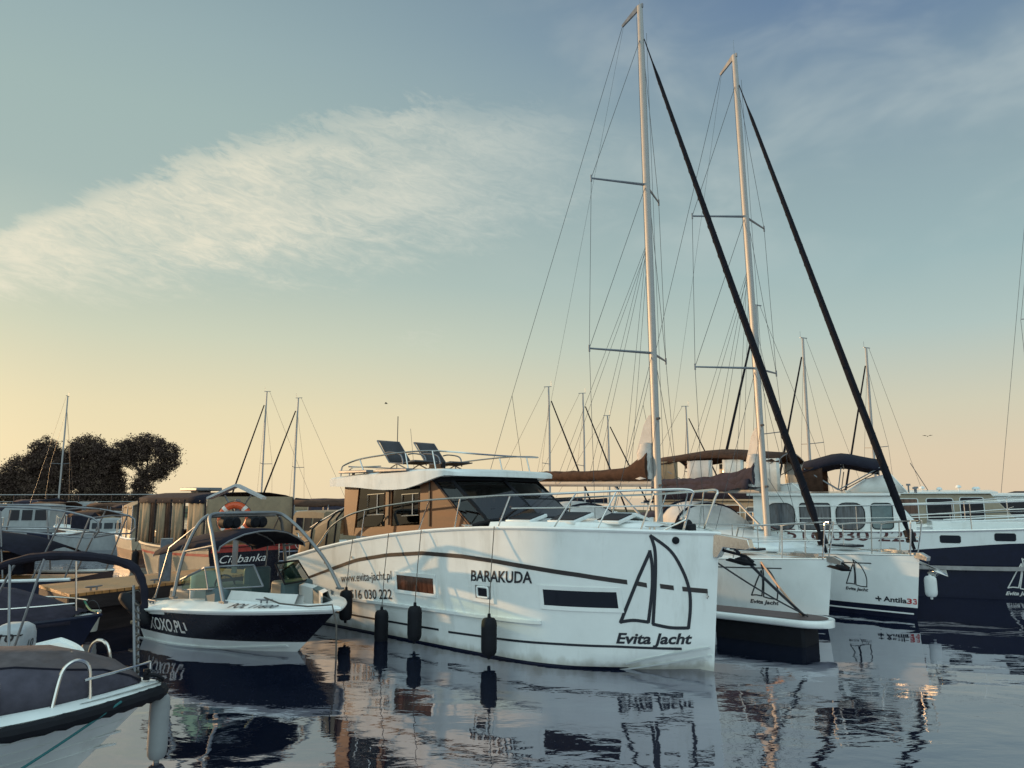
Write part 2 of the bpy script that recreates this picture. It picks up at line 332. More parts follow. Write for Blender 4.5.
class Hull:
    """local axes: x = u aft from the bow, y = v to starboard, z up from the waterline"""
    def __init__(s, L, Bw, Bd, Hs, Hm, Hb, Le, p0=1.9, p1=2.4, rake=.1, draft=.4, aft=.92, chine=None, sheer=None, ext=0.):
        s.ext = ext
        s.L, s.Bw, s.Bd, s.Hs, s.Hm, s.Hb, s.Le, s.p0, s.p1, s.rake, s.draft, s.aft, s.chine, s.tab = L, Bw, Bd, Hs, Hm, Hb, Le, p0, p1, rake, draft, aft, chine, sheer
    def sheer(s, u):
        if s.tab: return interp(s.tab, u)
        t = u/s.L; return s.Hb*(1-t)*(1-2*t)+4*s.Hm*t*(1-t)+s.Hs*t*(2*t-1)
    def u0(s, z): return s.rake*(1-z/s.Hb) - s.ext*clamp(z/s.Hb)
    def half(s, u, z):
        t = clamp(z/s.sheer(u)); x = clamp((u-s.u0(z))/s.Le)
        b = lerp(s.Bw, s.Bd, t)*(1-(1-x)**lerp(s.p0, s.p1, t))
        if z < 0: b *= math.sqrt(max(0, 1-(z/(s.draft*1.02))**2))
        q = clamp((u-.45*s.L)/(.55*s.L)); b *= 1-(1-s.aft)*q*q
        if s.chine:
            zc = s.chine[1]*(1-u/s.chine[0]) if u < s.chine[0] else -9
            if z < zc: b = max(0, b-(zc-z)*s.chine[2])
        return b
    def gun(s, u, inset=0., dz=0., side=1):
        z = s.sheer(u); return Vector((u, side*max(0, s.half(u, z)-inset), z+dz))
    def us(s, n, z=None, u_from=None, u_to=None):
        a = s.u0(z if z is not None else s.Hb) if u_from is None else u_from; b = s.L if u_to is None else u_to
        return [a+(b-a)*(i/n)**1.6 for i in range(n+1)]
    def mesh(s, name, mats, parent, low=(), bands=None, mid=None, n=34, nz=7, transom=True, bevel=0.):
        """low: absolute z rows under the topsides; bands(u, z_mid) gives the material number"""
        mb = MB(); rows_z = [-s.draft, -s.draft*.6, -s.draft*.25] + [0.0] + list(low); k0 = len(rows_z); z1 = rows_z[-1]
        for side in (1, -1):
            prev = None
            for j in range(k0+nz):
                row = []
                for i in range(n+1):
                    s_ = (i/n)**1.7
                    for _ in range(1):
                        if j < k0: z = rows_z[j]
                        else: z = None
                        uu = s.u0(z if z is not None else s.Hb)
                        u = uu + s_*(s.L-uu)
                        if z is None:
                            sh = s.sheer(u); z = z1+(sh-z1)*(j-k0+1)/nz
                            if mid: h_ = nz//2; md = mid(u); z = z1+(md-z1)*(j-k0+1)/h_ if j-k0 < h_ else md+(sh-md)*(j-k0+1-h_)/(nz-h_)
                            u = s.u0(z) + s_*(s.L-s.u0(z))
                    row.append((u, side*s.half(u, z), z))
                if prev:
                    for i in range(n):
                        zm = (row[i][2]+prev[i][2]+row[i+1][2]+prev[i+1][2])/4
                        mb.add([prev[i], prev[i+1], row[i+1], row[i]], [(0, 1, 2, 3)], bands(prev[i][0], zm) if bands else 0)
                prev = row
        if transom:
            zs = rows_z + [z1+(s.sheer(s.L)-z1)*(j+1)/nz for j in range(nz)]
            rs = [(s.L, s.half(s.L, z), z) for z in zs]
            for a, b in zip(rs, rs[1:]):
                mb.add([a, b, (s.L, -b[1], b[2]), (s.L, -a[1], a[2])], [(0, 1, 2, 3)], bands(s.L, (a[2]+b[2])/2) if bands else 0)
        return mb.build(name, mats, parent, bevel=bevel)
    def deck(s, name, m, parent, dz=-.02, u_from=None, u_to=None, camber=.04, inset=.01, n=26):
        rows = []
        for u in s.us(n, u_from=u_from, u_to=u_to):
            z = s.sheer(u)+dz; w = max(.001, s.half(u, s.sheer(u))-inset)
            rows.append([(u, w*t, z+camber*(1-t*t)*min(1, w)) for t in (-1, -.6, -.2, .2, .6, 1)])
        return MB().grid(rows).build(name, m, parent)
    def on(s, u, z, off=.006, side=1): return Vector((u, side*(s.half(u, z)+off), z))
    def decal(s, name, part, m, parent, ua, za, slope=0., side=1, off=.006, cut=.08, mats=None):
        """flat lettering wrapped on the topsides; x of the lettering runs along the skin"""
        # arc length table from ua towards the bow (starboard) or stern (port)
        step = -.01 if side == 1 else .01; tab = [(0., ua)]; u = ua; l = 0.
        while l < 6 and s.u0(za)+.005 < u+step < s.L:
            l += math.hypot(step, s.half(u+step, za)-s.half(u, za)); u += step; tab.append((l, u))
        bm = bmesh.new(); vs = [bm.verts.new((x, y, 0)) for x, y in part[0]]
        for f in part[1]:
            try: bm.faces.new([vs[i] for i in f])
            except ValueError: pass
        x0 = min(v[0] for v in part[0]); x1 = max(v[0] for v in part[0]); x = x0+cut
        while x < x1:
            bmesh.ops.bisect_plane(bm, geom=bm.verts[:]+bm.edges[:]+bm.faces[:], plane_co=(x, 0, 0), plane_no=(1, 0, 0)); x += cut
        for v in bm.verts:
            uu = interp(tab, v.co.x); v.co = s.on(uu, za+v.co.y+slope*v.co.x, off, side)
        me = bpy.data.meshes.new(name); bm.to_mesh(me); bm.free(); me.materials.append(m)
        o = bpy.data.objects.new(name, me); COL.objects.link(o); o.parent = parent; return o
    def stripe(s, name, m, parent, pts, h, off=.005, sides=(1, -1), n=40, thick=0.):
        mb = MB()
        for side in sides:
            for seg in (pts if isinstance(pts[0][0], (tuple, list)) else [pts]):
                ua, ub = seg[0][0], seg[-1][0]; rows = []
                for i in range(n+1):
                    u = ua+(ub-ua)*i/n; z = interp(sorted(seg), u)
                    hh = h(u) if callable(h) else h
                    if thick: rows.append([s.on(u, z-hh/2, .0, side), s.on(u, z-hh/2, thick, side), s.on(u, z+hh/2, thick, side), s.on(u, z+hh/2, 0., side)])
                    else: rows.append([s.on(u, z-hh/2, off, side), s.on(u, z+hh/2, off, side)])
                if thick: mb.loft(rows, True, True)
                else: mb.grid(rows)
        return mb.build(name, m, parent)
    def railcap(s, name, m, parent, r=.03, dz=0., u_from=None, u_to=None, n=30, inset=0., k=6):
        us = s.us(n, u_from=u_from, u_to=u_to); mb = MB()
        if u_from is None: pts = [s.gun(u, inset, dz, 1) for u in us[::-1]] + [s.gun(u, inset, dz, -1) for u in us[1:]]; mb.tube(pts, r, k)
        else:
            for side in (1, -1): mb.tube([s.gun(u, inset, dz, side) for u in us], r, k)
        return mb.build(name, m, parent)
def boat(name, label, cat, x, y, heading, group=None):
    return thing(name, label, cat, (x, y, 0), R(heading+180), group)
def to_world(b, p):
    a = b.rotation_euler.z; c, s = math.cos(a), math.sin(a); return Vector((b.location.x+c*p[0]-s*p[1], b.location.y+s*p[0]+c*p[1], b.location.z+p[2]))
def rail_posts(mb, tops, bases, r): 
    for a, b in zip(tops, bases): mb.tube([b, a], r, 6)
def flat_decal(name, part, m, parent, origin, ex, ey, off=(0, 0, 0)):
    o = Vector(origin)+Vector(off); ex, ey = Vector(ex), Vector(ey)
    mb = MB(); mb.add([o+ex*x+ey*y for x, y in part[0]], part[1]); return mb.build(name, m, parent, smooth=0)
# ================================================================ setting: water, far bank
def build_water():
    ma = bpy.data.materials.new('harbour_water'); ma.use_nodes = True; nt = ma.node_tree; N = nt.nodes; L = nt.links; b = N['Principled BSDF']
    b.inputs['Base Color'].default_value = (.005, .009, .022, 1); b.inputs['Roughness'].default_value = .015; b.inputs['IOR'].default_value = 1.7
    tc = N.new('ShaderNodeTexCoord')
    def nz(scale, det, rough, sx, sy, rot=0.):
        mp = N.new('ShaderNodeMapping'); mp.inputs['Scale'].default_value = (sx, sy, 1); mp.inputs['Rotation'].default_value = (0, 0, rot); L.new(tc.outputs['Object'], mp.inputs[0])
        n = N.new('ShaderNodeTexNoise'); n.inputs['Scale'].default_value = scale; n.inputs['Detail'].default_value = det; n.inputs['Roughness'].default_value = rough; n.inputs['Distortion'].default_value = .3
        L.new(mp.outputs[0], n.inputs['Vector']); return n.outputs[0]
    def m(op, a, c):
        n = N.new('ShaderNodeMath'); n.operation = op
        for i, v in enumerate((a, c)):
            if isinstance(v, (int, float)): n.inputs[i].default_value = v
            else: L.new(v, n.inputs[i])
        return n.outputs[0]
    calm = nz(.13, 2, .5, 1, 1)      # patches of smoother and rougher water
    r = N.new('ShaderNodeMapRange'); L.new(calm, r.inputs[0]); r.inputs[1].default_value = .40; r.inputs[2].default_value = .62; r.inputs[3].default_value = .25; r.inputs[4].default_value = 1.0
    h = m('ADD', m('MULTIPLY', nz(.55, 2, .5, 1, 1.5, .3), .60), m('MULTIPLY', m('MULTIPLY', nz(2.1, 3, .5, 1, 1.7, -.2), .20), r.outputs[0]))
    h = m('ADD', h, m('MULTIPLY', m('MULTIPLY', nz(7., 3, .55, 1, 1.6, .1), .030), r.outputs[0]))
    bp = N.new('ShaderNodeBump'); bp.inputs['Strength'].default_value = 1.; bp.inputs['Distance'].default_value = .036; L.new(h, bp.inputs['Height']); L.new(bp.outputs[0], b.inputs['Normal'])
    gl = N.new('ShaderNodeBsdfGlossy'); gl.inputs[0].default_value = (.66, .66, .80, 1); gl.inputs['Roughness'].default_value = .02; L.new(bp.outputs[0], gl.inputs['Normal'])   # lilac gloss mixed in to brighten the water's reflections
    mx = N.new('ShaderNodeMixShader'); mx.inputs[0].default_value = .36; L.new(b.outputs[0], mx.inputs[1]); L.new(gl.outputs[0], mx.inputs[2]); L.new(mx.outputs[0], N['Material Output'].inputs[0])
    mb = MB(); xs = [-4000, -300, -60, 0, 60, 300, 4000]; ys = [-300, -20, 0, 40, 120, 400, 6000]
    mb.grid([[(x, y, 0) for x in xs] for y in ys]); o = mb.build('water', ma, None, smooth=0); o['kind'] = 'structure'
build_water()
def build_bank():
    mb = MB(); rows = []
    for i in range(41):
        x = -150 + i*4.6; e = clamp((40-i)/8); j = random.uniform(-1.5, 1.5)
        rows.append([(x, 96+j, -.4), (x, 98+j, .35*e), (x, 104+j, .8*e), (x, 125, 1.0*e), (x, 150, -.4)])
    o = mb.grid(rows).build('far_bank', mat('bank_grass', (.05, .055, .025), .95, var=.4, vscale=.8, bump=.5, bscale=3), None); o['kind'] = 'structure'
build_bank()
M_leafs = [mat('hazed_leaf_%d' % i, c, .9, var=.35, vscale=.9, spec=.1) for i, c in enumerate(((.085, .058, .050), (.098, .068, .056), (.110, .078, .058)))]  # backlit distance haze is mixed into these brown leaf colours
M_bark = mat('tree_bark', (.06, .045, .035), .95, var=.4, vscale=3, bump=.5)
def tree(label, x, y, z, trunk_h, blobs, nleaf, seed, lean=0., group='trees on the far bank'):
    rnd = random.Random(seed); t = thing('broadleaf_tree', label, 'tree', (x, y, z), 0, group)
    K = 1.13; trunk_h *= K; blobs = [((b[0][0]*1.03, b[0][1], b[0][2]*K), (b[1][0]*1.03, b[1][1], b[1][2]*K)) for b in blobs]
    top = Vector((lean, 0, trunk_h)); mb = MB()
    mb.tube(smooth_path([(0, 0, -.6), (lean*.2, .05, trunk_h*.4), top], 4), [.42, .40, .38, .36, .34, .32, .30, .29, .28], 8)
    for b in blobs:
        c = Vector(b[0]); mid = top.lerp(c, .5) + Vector((rnd.uniform(-.3, .3), rnd.uniform(-.3, .3), -.2)); pts = smooth_path([top - Vector((0, 0, trunk_h*.15)), mid, c], 3)
        mb.tube(pts, [.20 - .15*i/(len(pts)-1) for i in range(len(pts))], 5)
        for _ in range(3):
            e = c + Vector((rnd.gauss(0, 1)*b[1][0], rnd.gauss(0, 1)*b[1][1], rnd.gauss(0, 1)*b[1][2]))*.55; mb.tube([mid, mid.lerp(e, .6)+Vector((0, 0, .2)), e], [.09, .06, .02], 4)
    mb.build('trunk', M_bark, t)
    mb = MB(); tot = sum(b[1][0]*b[1][2] for b in blobs)
    for b in blobs:
        k = int(7.0*nleaf*b[1][0]*b[1][2]/tot); c = Vector(b[0]); subs = []
        for _ in range(max(6, int(k/55))):
            d = Vector((rnd.gauss(0, 1), rnd.gauss(0, 1), rnd.gauss(0, 1))).normalized()*(rnd.random()**.38); subs.append((Vector((d.x*b[1][0], d.y*b[1][1], d.z*b[1][2]))+c, rnd.uniform(.30, .75), rnd.choice((0, 0, 1, 1, 2))))
        for sc_, sr, mi in subs:
            for _ in range(55):
                d = Vector((rnd.gauss(0, 1), rnd.gauss(0, 1), rnd.gauss(0, .75)))*sr*.62; p = sc_+d; q = Matrix.Rotation(rnd.uniform(0, 6.3), 3, Vector((rnd.gauss(0, 1), rnd.gauss(0, 1), rnd.gauss(0, 1))).normalized()); w = rnd.uniform(.09, .17)
                mb.add([p+q @ Vector(k_)*w for k_ in ((-1, 0, 0), (0, -.55, .1), (1, 0, 0), (0, .55, .1))], [(0, 1, 2, 3)], mi)
    mb.build('crown', M_leafs, t, smooth=0)
def px_at(px, Y): return (px-512)/740*Y*1.0
Yt = 110
tree('low bushy tree at the outer left end of the bank clump', px_at(2, Yt)*1.0, Yt, .8, 1.5, [((-2, 0, 3.2), (2.6, 2.2, 2.2)), ((1.5, .5, 2.6), (2.2, 2, 2.2))], 3000, 1)
tree('sloping middle-height tree left of the mast in the bank clump', px_at(28, Yt), Yt+1, .8, 2.0, [((-1.5, 0, 3.8), (2.4, 2.2, 3.0)), ((1.8, .2, 5.0), (2.2, 2, 3.0)), ((.3, 0, 2.2), (3.2, 2, 2.2))], 5000, 2)
tree('tall rounded tree directly behind the thin mast in the bank clump', px_at(54, Yt), Yt-1, .8, 2.4, [((-.5, 0, 6.9), (2.0, 2.0, 2.2)), ((-1.6, .2, 4.6), (2.2, 2, 2.6)), ((1.4, .4, 4.6), (2.3, 2, 3.0)), ((0, 0, 2.0), (3.2, 2, 2))], 6500, 3)
tree('broadest dark tree with a flat top in the bank clump', px_at(88, Yt), Yt, .8, 2.4, [((.2, 0, 7.4), (2.8, 2.2, 2.0)), ((-1.7, .2, 5.2), (2.2, 2, 2.6)), ((1.9, .4, 5.2), (2.4, 2, 2.8)), ((.2, 0, 2.3), (3.6, 2.2, 2.2))], 8500, 4)
tree('ragged-edged tree closing the right side of the bank clump', px_at(108, Yt), Yt+1.5, .8, 2.2, [((-.3, 0, 5.6), (1.5, 1.8, 2.4)), ((.2, .3, 3.2), (1.8, 1.8, 2.0)), ((.4, 0, 1.5), (2.0, 1.6, 1.4))], 3600, 5)
tree('solitary leaning tree with a spreading crown and a hanging side branch', px_at(143, Yt), Yt, .8, 4.2, [((.6, 0, 7.9), (3.1, 2.2, 1.7)), ((-2.6, 0, 7.4), (2.2, 1.6, 1.5)), ((3.6, 0, 6.6), (1.9, 1.6, 1.9)), ((2.6, 0, 4.9), (1.4, 1.3, 1.3)), ((-1.0, 0, 6.2), (1.5, 1.3, 1.0)), ((.6, 0, 3.3), (1.5, 1.2, 2.2)), ((-.3, 0, 1.3), (2.0, 1.2, .9))], 5000, 6, .7)
# ================================================================ shared boat fittings
def cleat(mb, p, s=1., ang=0.):
    c, n = math.cos(ang), math.sin(ang); p = Vector(p); a = Vector((c, n, 0))*.11*s
    mb.tube([p-a+Vector((0, 0, .045*s)), p+Vector((0, 0, .04*s)), p+a+Vector((0, 0, .045*s))], [.008*s, .014*s, .008*s], 6); mb.tube([p-a*.35, p-a*.35+Vector((0, 0, .04*s))], .012*s, 6); mb.tube([p+a*.35, p+a*.35+Vector((0, 0, .04*s))], .012*s, 6)
def fender(label, b, top, zc, length, r, m, group, v_off=.0):
    """cylindrical fender hanging on its line; top is the local tie point, zc the height of its middle"""
    H = to_world(b, top); t = thing('fender', label, 'fender', (H.x, H.y, 0), b.rotation_euler.z, group)
    l = length/2; pr = [(.004, -l-.045), (.022, -l-.04), (.026, -l), (r*.7, -l+.012), (r*.93, -l+.045), (r, -l+.10), (r, l-.10), (r*.93, l-.045), (r*.7, l-.012), (.026, l), (.022, l+.05), (.004, l+.055)]
    MB().lathe(pr, (0, v_off, zc), 16).build('fender_body', m, t)
    MB().tube([(0, v_off, zc+l+.03), (.004, v_off*.6, (zc+l+top[2])/2), (0, 0, top[2])], .007, 5).build('fender_line', M_rope, t)
    return t
def window_frame(b, parent, name, o, ex, ey, w, h, r, mglass, mframe, fw=.03, th=.02):
    """rounded pane with a frame standing proud of the wall"""
    o, ex, ey = Vector(o), Vector(ex), Vector(ey); n = ex.cross(ey).normalized()
    def rr(i, k=5):
        pts = []
        for cx, cy, a0 in ((w-r, h-r, 0), (r, h-r, 90), (r, r, 180), (w-r, r, 270)):
            for j in range(k+1):
                a = R(a0+90*j/k); pts.append((cx+(r+i)*math.cos(a), cy+(r+i)*math.sin(a)))
        return pts
    A, B = rr(0), rr(fw); P3 = lambda p, d: o+ex*p[0]+ey*p[1]+n*d
    fr = MB(); rings = [[P3(p, d) for p in q] for q, d in ((B, -.004), (B, th), (A, th), (A, -.004))]; fr.loft(rings, True, False); f = fr.build(name, mframe, parent)
    g = MB(); g.add([P3(p, .006) for p in A], [tuple(range(len(A)))]); g.build('pane', mglass, f, smooth=0); return f
# ================================================================ the charter motor yacht in the middle
def motor_yacht():
    b = boat('motor_yacht', 'large white motor yacht with wooden cabin sides and BARAKUDA and Evita Jacht on its hull', 'motor yacht', 2.74, 10.37, -42)
    H = Hull(8.4, 1.32, 1.5, 1.12, 1.78, 1.83, 2.6, 2.0, 2.6, .04, .5, .95, chine=(1.7, .33, .85), ext=.12)
    hull = H.mesh('hull', [M_hull, M_navy], b, low=[.03, .12, .22, .34, .46], bands=lambda u, z: 1 if z < .02 and u > .9 else 0, n=44, nz=9)
    H.deck('deck', M_gel2, b, dz=-.015)
    H.railcap('gunwale', M_gel, b, .028, 0.0)
    # hull markings
    H.stripe('sheer_stripe', mat('stripe_dark_brown', (.028, .022, .022), .4, var=.3), hull, [[(.80, 1.18), (1.35, 1.262), (2.0, 1.33), (2.7, 1.385), (3.4, 1.42), (4.3, 1.425), (5.2, 1.35), (6.07, 1.22), (7.24, .915), (8.2, .66)], [(.60, 1.14), (.70, 1.165)], [(.34, 1.105), (.47, 1.13)], [(.03, 1.055), (.26, 1.09)]], lambda u: .062 if u < 7 else .045, sides=(1, -1))
    H.stripe('rubbing_strake', M_gel, hull, [(1.95, .585), (3, .565), (4.4, .553), (6.1, .53), (8.3, .50)], .045, thick=.045)
    H.stripe('boot_stripe', M_ink, hull, [[(.33, .30), (1.0, .32), (1.75, .31), (2.8, .275), (3.80, .25)], [(4.02, .258), (5.5, .25), (6.7, .25), (8.2, .24)]], .032, off=.004)
    for i, (zz, ue) in enumerate(((.215, .95), (.10, 1.15))):
        H.stripe('spray_rail', M_gel2, hull, [(.06, zz+.10), (.5, zz), (ue, zz-.13)], .022, thick=.022, n=16)
    H.decal('lettering', fit_text('www.evita-jacht.pl', 1.46, .15, 0., .006), M_ink, hull, 6.58, .80, .105)
    H.decal('phone_symbol', mv(phone_icon(.085), .10, .075), M_ink, hull, 6.58, .505, .088); H.decal('lettering', mv(fit_text('516 030 222', 1.18, .165, 0, .012), .26, 0), M_ink, hull, 6.58, .505, .088)
    H.decal('lettering', fit_text('BARAKUDA', 1.19, .165, .12, .022), M_ink, hull, 3.235, 1.065, .045)
    k = 1.03
    H.decal('sail_emblem', mv(sail_logo(), 0, 0, k), M_ink, hull, 1.01, .366, .0, off=.006)
    H.decal('sail_emblem', mv(sail_logo(), 0, 0, k), M_ink, hull, .12, .335, .0, side=-1)
    # hull windows
    def hull_win(u0_, u1_, z0, z1, mg, inner=None):
        mb = MB(); fr = []
        def loop(d, off, k=8):
            pts = []
            for i in range(k+1): pts.append(H.on(lerp(u0_+d, u1_-d, i/k), z0-d, off))
            for i in range(k+1): pts.append(H.on(lerp(u1_-d, u0_+d, i/k), z1+d, off))
            return pts
        mb.loft([loop(.055, .001), loop(.055, .016), loop(.0, .010)], True, False); f = mb.build('hull_window', M_gel, hull, smooth=20)
        rows = [[H.on(lerp(u0_, u1_, i/8), z, .0075) for i in range(9)] for z in (z0, z1)]
        MB().grid(rows).build('pane', mg, f, smooth=60); return f
    hull_win(4.98, 4.08, .80, 1.04, M_brglass); hull_win(1.88, .93, .83, 1.045, M_bglass)
    f = hull_win(3.15, 2.83, .825, 1.015, mat('recess_shade_grey', (.20, .21, .21), .5))  # flush pane; its grey paints the shade of a recess
    pts = []
    for cx, cz, a0 in ((2.91, .965, 0), (3.07, .965, 90), (3.07, .875, 180), (2.91, .875, 270)):
        for j in range(5):
            a = R(a0+22.5*j); pts.append((cx-.03*math.cos(a), cz+.03*math.sin(a)))
    g = MB(); g.tube([H.on(p[0], p[1], .018) for p in pts], .017, 6, True); g.add([H.on(p[0], p[1], .014) for p in pts], [tuple(range(len(pts)))], 1); g.build('porthole', [M_gel, M_bglass], hull)
    mb = MB(); c = H.on(.27, 1.735, .0); nrm = Vector((-.55, .83, 0)); mb.tube([c-nrm*.01, c+nrm*.02, c+nrm*.03], [.05, .05, .035], 14); mb.build('thruster_cap', M_blackrub, hull)
    mb = MB(); c = H.on(.05, .99, 0); mb.tube([c+Vector((-.02, .01, .03)), c+Vector((-.05, .03, 0)), c+Vector((-.02, .01, -.03))], .008, 6, True); mb.build('tow_eye', M_steel, hull)
    mb = MB(); 
    for u in (7.05, 6.2): 
        c = H.on(u, H.sheer(u)-.28, 0); mb.tube([c, c+Vector((0, .014, 0))], .02, 8)
    mb.build('drain_fitting', M_steel, hull)
    # stem fitting and anchor roller
    mb = MB(); mb.prism([(.0, 0, 1.83), (-.25, 0, 1.80), (-.55, 0, 1.76), (-.58, 0, 1.64), (-.52, 0, 1.62), (-.20, 0, 1.64), (-.11, 0, 1.50), (-.05, 0, 1.50)], (0, .14, 0)); mb.build('bow_roller', M_steel, b, bevel=.008)
    # foredeck trunk, hatches
    tr = []
    for u, w, h in ((.75, .25, .02), (.95, .45, .06), (1.6, .85, .075), (2.6, 1.12, .085), (3.1, 1.2, .09)):
        z = H.sheer(u)-.005; tr.append([(u, w, z-.01), (u, w-.05, z+h), (u, 0, z+h+.03), (u, -w+.05, z+h), (u, -w, z-.01)])
    MB().grid(tr).build('foredeck_trunk', M_gel, b, smooth=50)
    def hatch(u, v, w, l, rot):
        z = H.sheer(u)+.14; rot = Matrix.Rotation(R(-13 if v > 0 else 13 if v < -.2 else -4), 3, 'X'); q = MB(); q.box((u, v, z-.02), (l, w, .05), rot); h = q.build('deck_hatch', M_gel2, b, bevel=.01); q = MB(); q.box((u, v, z+.012), (l-.07, w-.07, .012), rot); q.build('hatch_glass', M_acryl, h, bevel=.003)
    hatch(1.95, .62, .52, .50, 0); hatch(1.45, -.30, .50, .42, 0); hatch(1.30, .42, .45, .44, 0); hatch(2.65, .82, .42, .50, 0)
    mb = MB(); mb.box((.42, 0, 1.89), (.30, .20, .10)); mb.tube([(.42, -.15, 1.93), (.42, .15, 1.93)], .07, 12); mb.build('windlass', M_blackrub, b, bevel=.02)
    for u, v in ((.6, .55), (.6, -.55), (3.4, 1.36), (3.4, -1.36)): mb = MB(); cleat(mb, (u, v, H.sheer(u)+.005)); mb.build('cleat', M_steel, b)
    # cabin ------------------------------------------------------------
    zb, zt = 1.62, 2.56
    for s in (1, -1):
        v = 1.2*s; w = MB()
        def panel(poly): w.prism([(p[0], v, p[1]) for p in poly], (0, .05, 0))
        panel([(6.80, zb), (6.80, zt), (6.36, zt), (6.48, zb)]); panel([(6.475, zb), (6.43, 1.76), (4.42, 1.87), (4.42, 1.70), (4.42, zb)]); panel([(6.367, 2.50), (6.36, zt), (4.42, zt), (4.42, 2.50)])
        panel([(4.66, 1.858), (4.66, 2.50), (4.42, 2.50), (4.42, 1.87)]); panel([(4.42, zb), (4.42, 2.60), (4.35, 2.60), (3.44, 1.86), (3.3, 1.72)]); panel([(5.58, 1.806), (5.58, 2.50), (5.42, 2.50), (5.42, 1.815)])
        side = w.build('cabin_side', M_wood, b)
        q = MB(); q.box((4.42, v+.03*s, 2.2), (.035, .02, .72)); q.box((5.5, v+.03*s, 2.17), (.05, .02, .66)); q.build('window_post', mat('dark_window_post', (.02, .014, .012), .5), side)
        for ua, ub, za in ((6.42, 5.58, 1.79), (5.42, 4.66, 1.84)):
            q = MB(); q.prism([(ua, v, za-.02), (ub, v, za+.03), (ub, v, 2.50), (ua-.04, v, 2.50)], (0, .008, 0)); g = q.build('side_window', M_glass, b, smooth=0)
            q = MB(); um = (ua+ub)/2+.1; zc_ = 2.0; q.tube([(um, v+.02*s, zc_), (ub+.04, v+.02*s, zc_+.02), (ub+.04, v+.02*s, 2.38), (um, v+.02*s, 2.36)], .012, 5, True); q.tube([(um-.28, v+.02*s, zc_+.01), (um-.28, v+.02*s, 2.37)], .010, 5); q.build('sliding_frame', M_steel, g)
    mb = MB(); mb.box((6.82, .85, 2.09), (.05, .65, .94)); mb.box((6.82, -.85, 2.09), (.05, .65, .94)); mb.box((6.82, 0, 2.5), (.05, 1.05, .12)); mb.build('aft_bulkhead', M_wood, b)
    mb = MB(); mb.box((5.2, .0, 1.50), (3.2, 2.3, .06)); mb.box((5.1, -.75, 1.80), (1.8, .6, .5)); mb.box((4.6, .55, 1.95), (.5, .7, .06)); mb.box((3.9, 0, 1.86), (.5, 2.1, .5)); mb.build('saloon_furniture', M_wood, b, bevel=.01)
    mb = MB(); 
    for u in (6.3, 5.62, 5.36, 4.72):
        for s in (1, -1): mb.loft([[(u+d*.5+.02*math.sin(i*2.1), s*(1.14+.02*math.cos(i*2.3)), z) for i, d in enumerate((-.12, -.08, -.04, 0, .04, .08, .12))] for z in (1.72, 2.48)], False, False)
    mb.build('curtains', M_tan, b, solid=.006)
    # windscreen: three panes a side of the middle, wrapped round the front of the cabin
    bot = [(3.44, 1.2, 1.87), (3.16, 1.08, 1.95), (3.0, 0, 1.965), (3.16, -1.08, 1.95), (3.44, -1.2, 1.87)]; top = [(4.36, 1.2, 2.60), (4.06, 1.08, 2.61), (3.90, 0, 2.62), (4.06, -1.08, 2.61), (4.36, -1.2, 2.60)]
    mb = MB()
    for i in range(4): mb.add([bot[i], bot[i+1], top[i+1], top[i]], [(0, 1, 2, 3)])
    ws = mb.build('windscreen', M_glass, b, smooth=0)
    mb = MB()
    for i in range(5): mb.tube([Vector(bot[i])-Vector((0, 0, .05)), top[i]], .034 if i in (1, 2, 3) else .03, 6)
    mid1 = [Vector(p).lerp(Vector(q), .5) for p, q in zip(bot, top)]
    mb.tube(bot, .035, 6); mb.tube(top, .05, 6); mb.tube(mid1[2:4], .012, 6); mb.tube(mid1[0:2], .010, 6); mb.build('windscreen_frame', M_blackrub, ws)
    mb = MB(); mb.box((3.7, 0, 1.86), (1.1, 2.2, .05)); mb.box((3.5, .5, 2.02), (.3, .7, .24)); mb.build('dashboard', M_black, b, bevel=.02)
    # roof: channel-section shell with deep sides aft
    lo = [(7.13, 2.515), (6.4, 2.50), (5.9, 2.46), (5.58, 2.44), (5.2, 2.44), (4.9, 2.455), (4.5, 2.535), (4.16, 2.63), (3.95, 2.665), (3.7, 2.65)]
    hi = [(7.13, 2.675), (6.2, 2.735), (5.3, 2.755), (4.5, 2.78), (3.95, 2.77), (3.7, 2.73)]
    rings = []
    for u, w in ((7.14, 1.30), (7.10, 1.35), (6.7, 1.36), (6.2, 1.36), (5.8, 1.36), (5.5, 1.36), (5.2, 1.36), (4.9, 1.36), (4.6, 1.36), (4.3, 1.36), (4.1, 1.35), (3.95, 1.33), (3.82, 1.26), (3.73, 1.10), (3.68, .8)):
        a = interp(sorted(lo), u); c = interp(sorted(hi), u); s_ = max(a, c-.13) if u > 3.9 else a
        rings.append([(u, w, a), (u, w+.01, c-.03), (u, w-.05, c), (u, 0, c+.02), (u, -w+.05, c), (u, -w-.01, c-.03), (u, -w, a), (u, -w+.06, a+.001), (u, -w+.07, s_+.002), (u, w-.07, s_+.002), (u, w-.06, a+.001)])
    roof = MB().loft(rings).build('roof', M_gel2, b, smooth=30)
    mb = MB()
    for u in (6.35, 5.25): mb.box((u, 1.32, 2.775), (.85, .16, .05))
    mb.build('roof_step', M_dsteel, roof, bevel=.01)
    mb = MB(); mb.box((5.6, 0, 2.785), (2.6, 2.1, .02)); mb.build('roof_pad', M_teak, roof)
    # roof rail
    zt_ = 3.04; rp = lambda u, z, v=1.2: (u, v, z)
